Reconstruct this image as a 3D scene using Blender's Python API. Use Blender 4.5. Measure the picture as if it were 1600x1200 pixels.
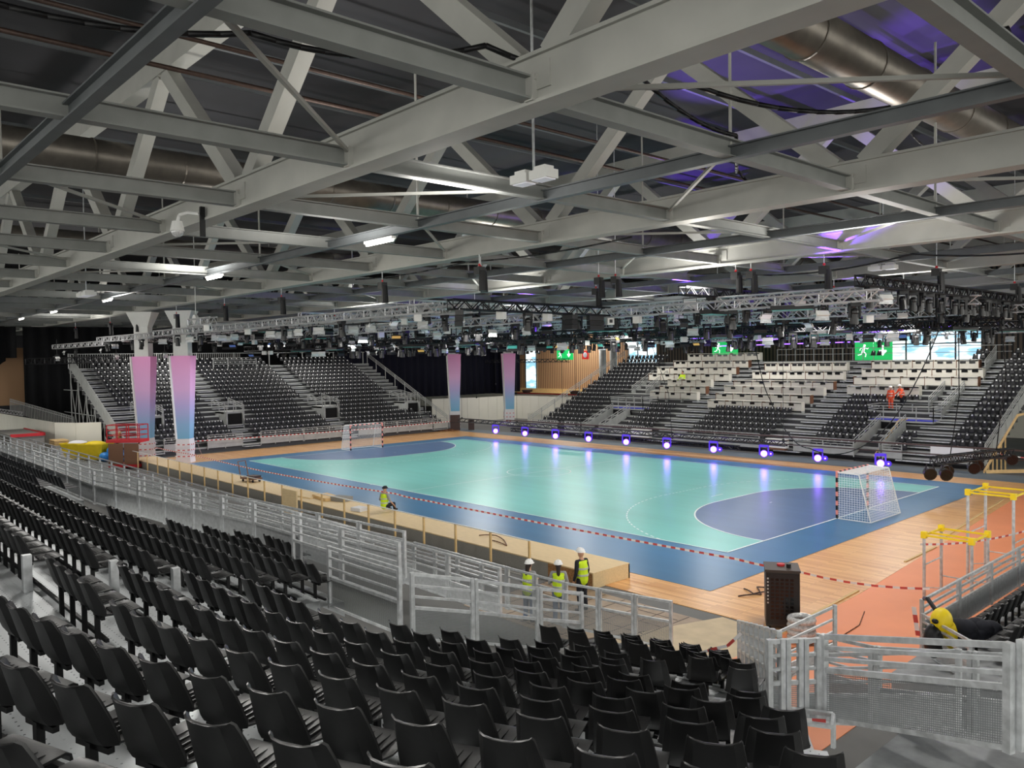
import bpy, math, random
from mathutils import Vector, Matrix
R_ = math.radians
random.seed(7)
C = bpy.context.scene.collection
scene = bpy.context.scene
for o in list(bpy.data.objects): bpy.data.objects.remove(o)

# ------------------------------------------------------------------ camera
CAMP = Vector((56.1669, -25.0962, 7.1305)); YAW, PIT, ROL, FPX = 2.40299522, -0.0308139, -0.0158058, 1256.9
fw = Vector((math.cos(YAW)*math.cos(PIT), math.sin(YAW)*math.cos(PIT), math.sin(PIT)))
r0 = Vector((math.sin(YAW), -math.cos(YAW), 0)); u0 = r0.cross(fw)
cr = r0*math.cos(ROL) + u0*math.sin(ROL); cu = -r0*math.sin(ROL) + u0*math.cos(ROL)
cam = bpy.data.objects.new('camera', bpy.data.cameras.new('camera')); C.objects.link(cam)
M = Matrix.Identity(4)
for i in range(3):
    M[i][0] = cr[i]; M[i][1] = cu[i]; M[i][2] = -fw[i]; M[i][3] = CAMP[i]
cam.matrix_world = M
cam.data.sensor_width = 36; cam.data.lens = 36*FPX/1600; cam.data.clip_end = 500; cam.data.clip_start = .05
scene.camera = cam
def inview(x, y, z, m=60):
    d = Vector((x, y, z))-CAMP; t = d.dot(fw)
    if t < .3: return False
    u = 800+FPX*d.dot(cr)/t; v = 600-FPX*d.dot(cu)/t
    return -m < u < 1600+m and -m < v < 1200+m

# ------------------------------------------------------------------ world, exposure
w = bpy.data.worlds.new('world'); scene.world = w; w.use_nodes = True
bg = w.node_tree.nodes['Background']; bg.inputs[0].default_value = (.97, .96, .90, 1); bg.inputs[1].default_value = 2.5
vs = scene.view_settings; vs.view_transform = 'Standard'; vs.look = 'None'; vs.gamma = 1; vs.use_curve_mapping = False; vs.exposure = 0.45

# ------------------------------------------------------------------ soft area lamps: rig floodlights over the court, plus added fill lamps
def area(x, y, z, sx, sy, power, col=(1, .97, .92), rot=(0, 0, 0)):
    l = bpy.data.lights.new('hall_flood_fill', 'AREA'); l.shape = 'RECTANGLE'; l.size = sx; l.size_y = sy; l.energy = power; l.color = col
    o = bpy.data.objects.new('hall_flood_fill', l); o.location = (x, y, z); o.rotation_euler = rot; C.objects.link(o); return o
for gx in (2, 14, 26, 38):
    for gy in (0, 10, 20): area(gx, gy, 8.4, 2.4, 2.4, 330)
for gx in (-18, -18): area(gx, 2, 10.6, 3, 3, 350)
area(-16, 16, 10.6, 3, 3, 500)
for gx in (6, 20, 33): area(gx, 35, 10.6, 4, 2, 460)
for gx in (4, 24, 40): area(gx, -18.5, 10.7, 3, 1.2, 330)  # fill lamps added to brighten the near stand
area(-12, 46, 10.8, 6, 1.5, 700); area(-13, 35, 10.8, 3, 3, 450); area(-10, -10.8, 10.8, 3, 1, 500)  # fill lamps added to brighten the timber wall and the white partitions
area(47, -5, 10.7, 2, 2, 380); area(48, 8, 10.7, 2, 2, 300)  # fill added to brighten the orange floor on the right
area(50.5, -21.5, 10.7, 1.5, 1.5, 260)  # added fill for the corner seats
for x, y, p_ in ((41.6, -13.6, 210), (34, -12.6, 260), (22, -11.9, 260), (8, -11, 200), (45, 0, 380), (36, 4, 340), (24, 4, 260), (8, 6, 330), (40, 16, 220), (22, 18, 300), (8, 22, 300), (34, 30, 260), (-14, -8, 300), (-18, 12, 300)):
    area(x, y, 9.75 if y > -9 else 10.6, 1.6, 1.6, p_*.8, (1, .97, .92), (math.pi, 0, 0))  # added upward fill without fixtures of its own, brightens the beam undersides
def spot(x, y, z, tx, ty, tz, power, ang, col, size=.15, blend=.5):
    l = bpy.data.lights.new('spot_lamp', 'SPOT'); l.energy = power; l.spot_size = R_(ang); l.color = col; l.shadow_soft_size = size; l.spot_blend = blend
    o = bpy.data.objects.new('spot_lamp', l); o.location = (x, y, z); C.objects.link(o)
    o.rotation_euler = (Vector((tx, ty, tz))-Vector((x, y, z))).to_track_quat('-Z', 'Y').to_euler(); return o
PUR = (.22, .08, 1)
for (x, y, tx, ty) in ((33, 4, 40, 2), (30, 10, 36, 8), (38, 9, 45, 6), (26, 14, 30, 14), (36, 16, 42, 16), (20, 8, 22, 10), (40, 4, 47, 4)):
    spot(x, y, 9.6, tx, ty, 17, 5200, 44, PUR)
for (x, y, tx, ty, tz) in ((35, -6.5, 42, -8, 11.5), (41, -3, 44, -6.5, 11.5), (24, -8, 30, -6.3, 11.6), (40, 22, 46, 21, 11.6), (30, 3, 38, 4, 11.6)):
    spot(x, y, 9.7, tx, ty, tz, 260, 70, (1, .95, .85), .3, 1)

for (x, y, tx, ty, tz) in ((30, 20, 24, 12, 9.2), (38, 22, 30, 16, 9.3), (20, 16, 12, 8, 9.2), (26, 6, 18, 4, 9.2), (40, 12, 32, 8, 9.4), (34, 28, 26, 24, 9)):
    spot(x, y, 8.6, tx, ty, tz+.4, 900, 60, PUR)

# ------------------------------------------------------------------ materials
MT = {}
def lin(c): return tuple(((v/255)/12.92 if v/255 <= .04045 else (((v/255)+.055)/1.055)**2.4) for v in c)
def nmat(name):
    m = bpy.data.materials.new(name); m.use_nodes = True; nt = m.node_tree
    return m, nt, nt.nodes['Principled BSDF']
def mat(name, col, rough=.5, metal=0, var=.0, scale=3, bump=0, emit=None, es=0, spec=.5, stretch=None):
    m, nt, b = nmat(name); c = lin(col)
    b.inputs['Base Color'].default_value = (*c, 1); b.inputs['Roughness'].default_value = rough; b.inputs['Metallic'].default_value = metal
    b.inputs['Specular IOR Level'].default_value = spec
    if var or bump:
        tc = nt.nodes.new('ShaderNodeTexCoord'); n = nt.nodes.new('ShaderNodeTexNoise'); n.inputs['Scale'].default_value = scale; n.inputs['Detail'].default_value = 5
        if stretch:
            mp = nt.nodes.new('ShaderNodeMapping'); mp.inputs['Scale'].default_value = stretch
            nt.links.new(tc.outputs['Object'], mp.inputs['Vector']); nt.links.new(mp.outputs['Vector'], n.inputs['Vector'])
        else: nt.links.new(tc.outputs['Object'], n.inputs['Vector'])
        if var:
            rp = nt.nodes.new('ShaderNodeValToRGB'); rp.color_ramp.elements[0].position = .3; rp.color_ramp.elements[1].position = .7
            rp.color_ramp.elements[0].color = (*[v*(1-var) for v in c], 1); rp.color_ramp.elements[1].color = (*[min(1, v*(1+var)) for v in c], 1)
            nt.links.new(n.outputs['Fac'], rp.inputs['Fac']); nt.links.new(rp.outputs['Color'], b.inputs['Base Color'])
        if bump:
            bp = nt.nodes.new('ShaderNodeBump'); bp.inputs['Strength'].default_value = bump; bp.inputs['Distance'].default_value = .01
            nt.links.new(n.outputs['Fac'], bp.inputs['Height']); nt.links.new(bp.outputs['Normal'], b.inputs['Normal'])
    if emit:
        b.inputs['Emission Color'].default_value = (*emit, 1); b.inputs['Emission Strength'].default_value = es
    MT[name] = m; return m
mat('galv', (192, 195, 197), .38, .3, .24, 7)
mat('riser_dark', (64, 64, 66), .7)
mat('galv_tread', (150, 153, 155), .5, .35, .15, 4)
mat('galv_far', (170, 172, 170), .6, .15, .1, 2)
mat('sheet', (178, 181, 183), .42, .25, .15, 9)
mat('beam_grey', (168, 168, 162), .6, 0, .06, 1.5)
mat('beam_shaded', (128, 130, 127), .6, 0, .08, 2)  # truss steel darkened: shade on the cross-beam webs put into the colour
mat('beam_dark', (96, 100, 102), .55, .2, .1, 2)
mat('roof_dark', (50, 50, 54), .8, 0, .15, .6)
mat('duct_steel', (118, 112, 104), .38, .7, .12, 3)
mat('pipe_grey', (110, 110, 108), .5, .3)
mat('pipe_copper', (70, 54, 47), .5, .4, .2, 8)
mat('black_plastic', (24, 24, 25), .36, 0, .12, 30, .25)
mat('seat_black', (27, 27, 28), .38, 0, .1, 14, .12)
mat('seat_far', (19, 20, 26), .5)
mat('tag_white', (235, 235, 235), .5)
mat('black_metal', (20, 20, 22), .45, .3)
mat('truss_black', (30, 30, 33), .45, .4)
mat('truss_alu', (200, 200, 202), .35, .35)
mat('white_paint', (225, 225, 222), .5, 0, .04, 2)
mat('desk_white', (214, 210, 198), .55, 0, .04, 2)
mat('wood_brown', (110, 72, 50), .6, 0, .15, 6)
mat('ply', (222, 196, 150), .6, 0, .08, 3, 0, stretch=(1, 6, 6))
mat('pine', (214, 180, 124), .6, 0, .1, 5)
mat('osb', (150, 108, 66), .8, 0, .4, 22)
mat('cloth_grey', (140, 138, 132), .85, 0, .12, 12, stretch=(1, 1, 8))
mat('curtain_black', (6, 7, 12), .95, 0, .3, 2)
mat('curtain_navy', (8, 10, 34), .9, 0, .25, 3, stretch=(3, 3, .1))
mat('red', (196, 30, 40), .5); mat('yellow', (236, 206, 20), .55, 0, .06, 4); mat('blue_bag', (40, 130, 200), .5, 0, .2, 8)
mat('blue_carpet', (24, 34, 170), .9); mat('orange_vest', (240, 90, 50), .7)
mat('hiviz', (205, 235, 30), .7, emit=(.5, .8, .02), es=.0)
mat('silver_tape', (200, 205, 205), .3, .4)
mat('skin', (196, 150, 124), .6); mat('navy_cloth', (28, 30, 40), .85); mat('grey_cloth', (150, 150, 152), .9); mat('jeans', (110, 125, 150), .9)
mat('hair_dark', (38, 26, 20), .7); mat('helmet_white', (240, 240, 238), .3); mat('boot', (40, 32, 26), .7); mat('cream_skirt', (225, 225, 228), .9)
mat('line_white', (236, 244, 244), .35)
mat('concrete', (104, 104, 102), .7, 0, .12, .8)
mat('grey_carpet', (104, 116, 124), .6, 0, .08, .7)
mat('sheet_white_wall', (222, 220, 208), .6, 0, .04, .5)
mat('orange_mat', (236, 146, 100), .5, 0, .06, .5)
mat('chipboard', (196, 176, 142), .6, 0, .12, 2)
mat('tile_brown', (150, 128, 102), .45, 0, .2, 3)
mat('clear_plastic', (190, 190, 190), .2, .1, .3, 20)
mat('brown_board', (120, 84, 60), .6); mat('dark_brown', (60, 40, 36), .6)
mat('sign_green', (20, 160, 80), .4, emit=lin((20, 160, 80)), es=.9)
mat('sign_white', (240, 250, 245), .4, emit=(.9, 1, .95), es=1.0)
mat('sign_red', (205, 50, 45), .4, emit=lin((205, 50, 45)), es=.4)
mat('tube_lamp', (255, 255, 250), .4, emit=(1, .96, .85), es=14)
mat('lens_purple', (200, 160, 255), .3, emit=(.34, .10, 1), es=5.5)
mat('housing_purple_lit', (36, 24, 90), .4, emit=(.10, .03, .8), es=.55)  # purple lamp light on the housing put in as its own glow
mat('neon_purple', (120, 80, 255), .4, emit=(.25, .10, 1), es=3)
mat('panel_teal', (90, 190, 180), .3); mat('panel_amber', (220, 170, 90), .3, emit=lin((220, 170, 90)), es=.25); mat('panel_blue', (90, 120, 190), .3, emit=lin((90, 120, 190)), es=.15)
mat('panel_white', (215, 215, 220), .4, emit=(.9, .9, 1), es=.12)
mat('glass_dark', (10, 10, 14), .08)
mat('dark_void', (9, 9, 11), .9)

def court_mat(name, col, rough, bumpy=.02):
    m, nt, b = nmat(name); c = lin(col)
    tc = nt.nodes.new('ShaderNodeTexCoord'); mp = nt.nodes.new('ShaderNodeMapping'); mp.inputs['Scale'].default_value = (.06, .9, 1)
    n = nt.nodes.new('ShaderNodeTexNoise'); n.inputs['Scale'].default_value = 1.2; n.inputs['Detail'].default_value = 4
    rp = nt.nodes.new('ShaderNodeValToRGB'); rp.color_ramp.elements[0].position = .3; rp.color_ramp.elements[1].position = .7
    rp.color_ramp.elements[0].color = (*[v*.93 for v in c], 1); rp.color_ramp.elements[1].color = (*[v*1.06 for v in c], 1)
    nt.links.new(tc.outputs['Object'], mp.inputs[0]); nt.links.new(mp.outputs[0], n.inputs['Vector']); nt.links.new(n.outputs['Fac'], rp.inputs['Fac']); nt.links.new(rp.outputs[0], b.inputs['Base Color'])
    b.inputs['Roughness'].default_value = rough; b.inputs['Specular IOR Level'].default_value = .4
    MT[name] = m
court_mat('mat_blue', (64, 116, 156), .31); court_mat('mat_teal', (120, 192, 186), .31); court_mat('mat_goal', (84, 112, 150), .31)
# sprung wooden floor: planks
m, nt, b = nmat('plank_floor'); MT['plank_floor'] = m
tc = nt.nodes.new('ShaderNodeTexCoord'); br = nt.nodes.new('ShaderNodeTexBrick')
br.inputs['Scale'].default_value = 1; br.inputs['Brick Width'].default_value = 1.8; br.inputs['Row Height'].default_value = .13; br.inputs['Mortar Size'].default_value = .004
br.inputs['Color1'].default_value = (*lin((238, 186, 124)), 1); br.inputs['Color2'].default_value = (*lin((212, 152, 94)), 1); br.inputs['Mortar'].default_value = (*lin((150, 108, 70)), 1); br.inputs['Bias'].default_value = -.1
nt.links.new(tc.outputs['Object'], br.inputs['Vector']); nt.links.new(br.outputs['Color'], b.inputs['Base Color']); b.inputs['Roughness'].default_value = .3
# slatted timber wall
def slat_mat(name, c1, c2, sc):
    m, nt, b = nmat(name); MT[name] = m
    tc = nt.nodes.new('ShaderNodeTexCoord'); wv = nt.nodes.new('ShaderNodeTexWave'); wv.bands_direction = 'X'; wv.inputs['Scale'].default_value = sc; wv.inputs['Distortion'].default_value = 0
    rp = nt.nodes.new('ShaderNodeValToRGB'); rp.color_ramp.elements[0].position = .35; rp.color_ramp.elements[1].position = .5
    rp.color_ramp.elements[0].color = (*lin(c1), 1); rp.color_ramp.elements[1].color = (*lin(c2), 1)
    nt.links.new(tc.outputs['Object'], wv.inputs['Vector']); nt.links.new(wv.outputs['Color'], rp.inputs['Fac']); nt.links.new(rp.outputs[0], b.inputs['Base Color']); b.inputs['Roughness'].default_value = .6
slat_mat('slat_wood', (120, 84, 58), (196, 156, 116), .95)
slat_mat('slat_dark', (16, 16, 18), (96, 84, 72), .8)
# daylight window
def win_mat(name, st):
    m, nt, b = nmat(name); MT[name] = m
    tc = nt.nodes.new('ShaderNodeTexCoord'); mp = nt.nodes.new('ShaderNodeMapping'); mp.inputs['Rotation'].default_value = (0, .5, 0); mp.inputs['Scale'].default_value = (1, 1, 3)
    n = nt.nodes.new('ShaderNodeTexNoise'); n.inputs['Scale'].default_value = .55; n.inputs['Detail'].default_value = 3
    rp = nt.nodes.new('ShaderNodeValToRGB'); rp.color_ramp.elements[0].position = .42; rp.color_ramp.elements[1].position = .56
    rp.color_ramp.elements[0].color = (.22, .45, .60, 1); rp.color_ramp.elements[1].color = (.92, 1, 1, 1)
    nt.links.new(tc.outputs['Object'], mp.inputs[0]); nt.links.new(mp.outputs[0], n.inputs['Vector']); nt.links.new(n.outputs['Fac'], rp.inputs['Fac'])
    nt.links.new(rp.outputs[0], b.inputs['Emission Color']); b.inputs['Emission Strength'].default_value = st; b.inputs['Base Color'].default_value = (.2, .3, .35, 1)
win_mat('daylight', 1.25)
# perforated sheet (open square mesh)
def perf(name, pitch, hole, col=(150, 154, 156)):
    m, nt, b = nmat(name); MT[name] = m
    b.inputs['Base Color'].default_value = (*lin(col), 1); b.inputs['Metallic'].default_value = .5; b.inputs['Roughness'].default_value = .4
    tc = nt.nodes.new('ShaderNodeTexCoord'); sp = nt.nodes.new('ShaderNodeSeparateXYZ'); nt.links.new(tc.outputs['UV'], sp.inputs[0])
    outs = []
    for k in (0, 1):
        a = nt.nodes.new('ShaderNodeMath'); a.operation = 'MULTIPLY'; a.inputs[1].default_value = 1/pitch; nt.links.new(sp.outputs[k], a.inputs[0])
        f = nt.nodes.new('ShaderNodeMath'); f.operation = 'FRACT'; nt.links.new(a.outputs[0], f.inputs[0])
        g = nt.nodes.new('ShaderNodeMath'); g.operation = 'LESS_THAN'; g.inputs[1].default_value = hole; nt.links.new(f.outputs[0], g.inputs[0]); outs.append(g)
    mu = nt.nodes.new('ShaderNodeMath'); mu.operation = 'MULTIPLY'; nt.links.new(outs[0].outputs[0], mu.inputs[0]); nt.links.new(outs[1].outputs[0], mu.inputs[1])
    tr = nt.nodes.new('ShaderNodeBsdfTransparent'); mx = nt.nodes.new('ShaderNodeMixShader')
    nt.links.new(mu.outputs[0], mx.inputs[0]); nt.links.new(b.outputs[0], mx.inputs[1]); nt.links.new(tr.outputs[0], mx.inputs[2])
    nt.links.new(mx.outputs[0], nt.nodes['Material Output'].inputs['Surface'])
perf('perf_mesh', .03, .62)
perf('tread_perf', .09, .16, (176, 180, 182))
# gradient printed column cloth
m, nt, b = nmat('gradient_cloth'); MT['gradient_cloth'] = m
tc = nt.nodes.new('ShaderNodeTexCoord'); sp = nt.nodes.new('ShaderNodeSeparateXYZ'); mr = nt.nodes.new('ShaderNodeMapRange'); mr.inputs[1].default_value = 1.6; mr.inputs[2].default_value = 7.6
rp = nt.nodes.new('ShaderNodeValToRGB'); e = rp.color_ramp.elements
e[0].position = 0; e[0].color = (*lin((120, 185, 218)), 1); e[1].position = 1; e[1].color = (*lin((250, 170, 225)), 1)
k = e.new(.2); k.color = (*lin((145, 185, 225)), 1); k = e.new(.42); k.color = (*lin((190, 178, 230)), 1); k = e.new(.62); k.color = (*lin((230, 182, 230)), 1)
nt.links.new(tc.outputs['Object'], sp.inputs[0]); nt.links.new(sp.outputs[2], mr.inputs[0]); nt.links.new(mr.outputs[0], rp.inputs[0]); nt.links.new(rp.outputs[0], b.inputs['Base Color']); b.inputs['Roughness'].default_value = .6
# striped red and white tape
def stripe_mat(name, c1, c2, pitch, axis=0):
    m, nt, b = nmat(name); MT[name] = m
    tc = nt.nodes.new('ShaderNodeTexCoord'); sp = nt.nodes.new('ShaderNodeSeparateXYZ'); a = nt.nodes.new('ShaderNodeMath'); a.operation = 'MULTIPLY'; a.inputs[1].default_value = 1/pitch
    f = nt.nodes.new('ShaderNodeMath'); f.operation = 'FRACT'; g = nt.nodes.new('ShaderNodeMath'); g.operation = 'LESS_THAN'; g.inputs[1].default_value = .5
    mx = nt.nodes.new('ShaderNodeMix'); mx.data_type = 'RGBA'; mx.inputs[6].default_value = (*lin(c1), 1); mx.inputs[7].default_value = (*lin(c2), 1)
    nt.links.new(tc.outputs['UV'], sp.inputs[0]); nt.links.new(sp.outputs[axis], a.inputs[0]); nt.links.new(a.outputs[0], f.inputs[0]); nt.links.new(f.outputs[0], g.inputs[0])
    nt.links.new(g.outputs[0], mx.inputs[0]); nt.links.new(mx.outputs[2], b.inputs['Base Color']); b.inputs['Roughness'].default_value = .5
stripe_mat('tape_stripe', (205, 80, 76), (240, 236, 236), .36)
stripe_mat('post_stripe_near', (236, 150, 140), (22, 28, 56), .4, 1)

# ------------------------------------------------------------------ mesh builder
class MB:
    def __init__(s): s.v = []; s.f = []; s.mi = []; s.uv = []; s.cur = 0; s.hasuv = False
    def poly(s, pts, uv=None):
        n = len(s.v); s.v += [tuple(p) for p in pts]; s.f.append(tuple(range(n, n+len(pts)))); s.mi.append(s.cur)
        if uv: s.hasuv = True
        s.uv.append(uv)
    def grid(s, rows, close=False, flip=False):
        n = len(s.v); nr = len(rows); nc = len(rows[0])
        for r in rows: s.v += [tuple(p) for p in r]
        for i in range(nr-1):
            for j in range(nc-(0 if close else 1)):
                a = n+i*nc+j; b2 = n+i*nc+(j+1) % nc; c = b2+nc; d = a+nc
                s.f.append((a, d, c, b2) if flip else (a, b2, c, d)); s.mi.append(s.cur); s.uv.append(None)
    def box(s, x0, y0, z0, x1, y1, z1):
        n = len(s.v)
        s.v += [(x0, y0, z0), (x1, y0, z0), (x1, y1, z0), (x0, y1, z0), (x0, y0, z1), (x1, y0, z1), (x1, y1, z1), (x0, y1, z1)]
        for q in ((3, 2, 1, 0), (4, 5, 6, 7), (0, 1, 5, 4), (1, 2, 6, 5), (2, 3, 7, 6), (3, 0, 4, 7)):
            s.f.append(tuple(n+i for i in q)); s.mi.append(s.cur); s.uv.append(None)
        return s
    def bar(s, p, q, wd, ht, up=(0, 0, 1)):
        p = Vector(p); q = Vector(q); d = (q-p).normalized(); up = Vector(up)
        if abs(d.dot(up)) > .99: up = Vector((0, 1, 0))
        a = d.cross(up).normalized(); b2 = a.cross(d).normalized(); n = len(s.v)
        for c in (p, q):
            for sa, sb in ((-1, -1), (1, -1), (1, 1), (-1, 1)): s.v.append(tuple(c+a*sa*wd/2+b2*sb*ht/2))
        for k in ((0, 1, 2, 3), (7, 6, 5, 4), (0, 4, 5, 1), (1, 5, 6, 2), (2, 6, 7, 3), (3, 7, 4, 0)):
            s.f.append(tuple(n+i for i in k)); s.mi.append(s.cur); s.uv.append(None)
        return s
    def tube(s, p, q, r, n=8, r2=None, cap=True):
        p = Vector(p); q = Vector(q); d = (q-p).normalized(); up = Vector((0, 0, 1)) if abs(d.z) < .95 else Vector((0, 1, 0))
        a = d.cross(up).normalized(); b2 = a.cross(d).normalized(); r2 = r if r2 is None else r2; k = len(s.v)
        for c, rr in ((p, r), (q, r2)):
            for i in range(n):
                t = 2*math.pi*i/n; s.v.append(tuple(c+(a*math.cos(t)+b2*math.sin(t))*rr))
        for i in range(n):
            j = (i+1) % n; s.f.append((k+i, k+j, k+n+j, k+n+i)); s.mi.append(s.cur); s.uv.append(None)
        if cap:
            s.f.append(tuple(k+i for i in range(n-1, -1, -1))); s.f.append(tuple(k+n+i for i in range(n))); s.mi += [s.cur]*2; s.uv += [None]*2
        return s
    def path(s, pts, r, n=6):
        for a, b2 in zip(pts[:-1], pts[1:]): s.tube(a, b2, r, n)
        return s
    def ball(s, c, r, sx=1, sy=1, sz=1, n=10, m_=7):
        rows = []
        for i in range(m_+1):
            t = math.pi*i/m_
            rows.append([(c[0]+r*sx*math.sin(t)*math.cos(2*math.pi*j/n), c[1]+r*sy*math.sin(t)*math.sin(2*math.pi*j/n), c[2]+r*sz*math.cos(t)) for j in range(n)])
        s.grid(rows, True, True); return s
    def ibeam(s, p, q, wd, ht, tf=.03, tw=.02):
        p = Vector(p); q = Vector(q); z = Vector((0, 0, 1))
        s.bar(p-z*(ht/2-tf/2), q-z*(ht/2-tf/2), wd, tf); s.bar(p+z*(ht/2-tf/2), q+z*(ht/2-tf/2), wd, tf); s.bar(p, q, tw, ht-2*tf); return s
    def build(s, name, mt, parent=None, smooth=False):
        me = bpy.data.meshes.new(name); off = parent['_o'] if parent is not None and '_o' in parent else (0, 0, 0)
        vv = [(x-off[0], y-off[1], z-off[2]) for x, y, z in s.v] if any(off) else s.v
        me.from_pydata(vv, [], s.f)
        for k in (mt if isinstance(mt, (list, tuple)) else [mt]): me.materials.append(MT[k])
        if max(s.mi, default=0): me.polygons.foreach_set('material_index', s.mi)
        if s.hasuv:
            ul = me.uv_layers.new(name='UVMap'); i = 0
            for f, u in zip(s.f, s.uv):
                for j in range(len(f)):
                    ul.data[i].uv = u[j] if u else (0, 0); i += 1
        if smooth: me.polygons.foreach_set('use_smooth', [True]*len(me.polygons))
        me.update()
        o = bpy.data.objects.new(name, me); C.objects.link(o)
        if parent is not None: o.parent = parent
        return o
def tag(o, label=None, cat=None, group=None, kind=None):
    if label: o['label'] = label
    if cat: o['category'] = cat
    if group: o['group'] = group
    if kind: o['kind'] = kind
    return o
def thing(name, label, cat, loc=(0, 0, 0), group=None, local=False, rz=0):
    o = bpy.data.objects.new(name, None); C.objects.link(o); o.location = loc; o.rotation_euler = (0, 0, rz); o.empty_display_size = .1
    if not local: o['_o'] = tuple(float(v) for v in loc)
    return tag(o, label, cat, group)
def struct(o): o['kind'] = 'structure'; return o
def copy_tree(root, loc, rz=0, label=None, group=None):
    r = root.copy(); C.objects.link(r); r.location = loc; r.rotation_euler = (0, 0, rz)
    if label: r['label'] = label
    if group: r['group'] = group
    for ch in list(root.children):
        c = ch.copy(); C.objects.link(c); c.parent = r
        for g in ch.children:
            d = g.copy(); C.objects.link(d); d.parent = c
    return r
ORD = ['zeroth', 'first', 'second', 'third', 'fourth', 'fifth', 'sixth', 'seventh', 'eighth', 'ninth', 'tenth', 'eleventh', 'twelfth', 'thirteenth', 'fourteenth', 'fifteenth', 'sixteenth', 'seventeenth', 'eighteenth', 'nineteenth', 'twentieth']
TENS = {2: 'twenty', 3: 'thirty', 4: 'forty', 5: 'fifty', 6: 'sixty', 7: 'seventy', 8: 'eighty', 9: 'ninety'}
def ordn(n):
    if n <= 20: return ORD[n]
    t, u = divmod(n, 10)
    if t > 9: return str(n)+'th'
    return TENS[t]+'-'+ORD[u] if u else TENS[t][:-1]+'ieth'

# ================================================================== SETTING: floor, walls, ceiling
mb = MB(); mb.box(-90, -60, -.3, 90, 70, 0); struct(mb.build('floor', 'concrete'))
mb = MB(); mb.box(-90, -60, 17.6, 90, 70, 17.8)
struct(mb.build('ceiling', 'roof_dark'))
def slab(name, pts, z0, z1, mt, label, cat):
    m = MB(); n = len(pts); m.poly([(x, y, z1) for x, y in pts])
    for i in range(n):
        a, b2 = pts[i], pts[(i+1) % n]; m.poly([(a[0], a[1], z0), (b2[0], b2[1], z0), (b2[0], b2[1], z1), (a[0], a[1], z1)])
    return tag(m.build(name, mt), label, cat)
slab('sports_floor', [(-6.9, -6.2), (44.2, -6.2), (45.75, -6.4), (45.55, -1.5), (44.99, 5.7), (43.4, 24.2), (-8.6, 25.2)], 0, .02, 'plank_floor', 'pale varnished plank sports floor around the blue court', 'floor')
slab('floor_mat', [(45.75, -12), (49.3, -12), (49.3, 26), (43.3, 26), (43.4, 24.2), (44.99, 5.7), (45.55, -1.5), (45.75, -6.4)], 0, .015, 'orange_mat', 'flat orange floor covering between the planks and the right-hand stand', 'floor covering')
slab('floor_mat', [(-12, 25.3), (43.3, 24.3), (60, 23.3), (60, 27), (-12, 27.4)], 0, .012, 'grey_carpet', 'long grey-blue floor strip before the far stand', 'floor covering')
slab('chipboard_sheet', [(43.9, -6.3), (45.7, -6.5), (45.9, -11.5), (42.8, -10.5), (43.2, -8.4)], 0, .014, 'chipboard', 'bare chipboard floor sheet at the front corner of the plank floor', 'floor covering')
slab('paving_mat', [(38, -6.9), (43.8, -6.9), (43.2, -8.5), (42.2, -10.6), (38, -10.6)], 0, .013, 'tile_brown', 'brown patterned floor mat where the three workers stand', 'floor covering')
m = MB()
for i in range(8): m.box(38+i*.75, -10.5, .0135, 38.03+i*.75, -6.95, .0165)
for j in range(5): m.box(38, -10.4+j*.75, .0135, 43.2, -10.37+j*.75, .0165)
tag(m.build('floor_grid', 'dark_brown'), 'dark joint lines across the brown patterned floor mat', 'joints')
m = MB(); m.bar((45.62, -6.2, .04), (45.4, -1.4, .04), .09, .03); m.bar((45.02, 3.0, .04), (44.95, 5.9, .04), .08, .03); m.bar((44.6, 7.5, .04), (43.6, 18, .04), .09, .03)
tag(m.build('edge_batten', 'pine'), 'pale timber edge strip between plank floor and orange covering', 'strip')
# court
ct = thing('handball_court', 'blue and turquoise handball court mat with white lines', 'court')
m = MB(); m.poly([(-2.1, -4.5, .03), (42.31, -4.5, .03), (42.02, 22, .03), (-2.1, 22, .03)]); m.box(-2.1, -4.5, .0, 42.02, 22, .028); m.build('border_mat', 'mat_blue', ct)
m = MB(); m.poly([(0, 0, .034), (40, 0, .034), (40, 20, .034), (0, 20, .034)]); m.build('playing_field', 'mat_teal', ct)
def dpts(side, r, n=24):
    xs = 0 if side == 0 else 40; sg = 1 if side == 0 else -1
    a = [(xs+sg*r*math.sin(math.pi/2*i/n), 8.5-r*math.cos(math.pi/2*i/n)) for i in range(n+1)]
    return a+[(x, 20-y) for x, y in a[::-1]]
def stroke(m, pts, wd, z):
    for a, b2 in zip(pts[:-1], pts[1:]):
        d = Vector((b2[0]-a[0], b2[1]-a[1])); L = d.length
        if L < 1e-6: continue
        nn = Vector((-d.y, d.x))/L*wd/2; e_ = d/L*wd*.3
        m.poly([(a[0]-nn.x-e_.x, a[1]-nn.y-e_.y, z), (b2[0]-nn.x+e_.x, b2[1]-nn.y+e_.y, z), (b2[0]+nn.x+e_.x, b2[1]+nn.y+e_.y, z), (a[0]+nn.x-e_.x, a[1]+nn.y-e_.y, z)])
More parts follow.
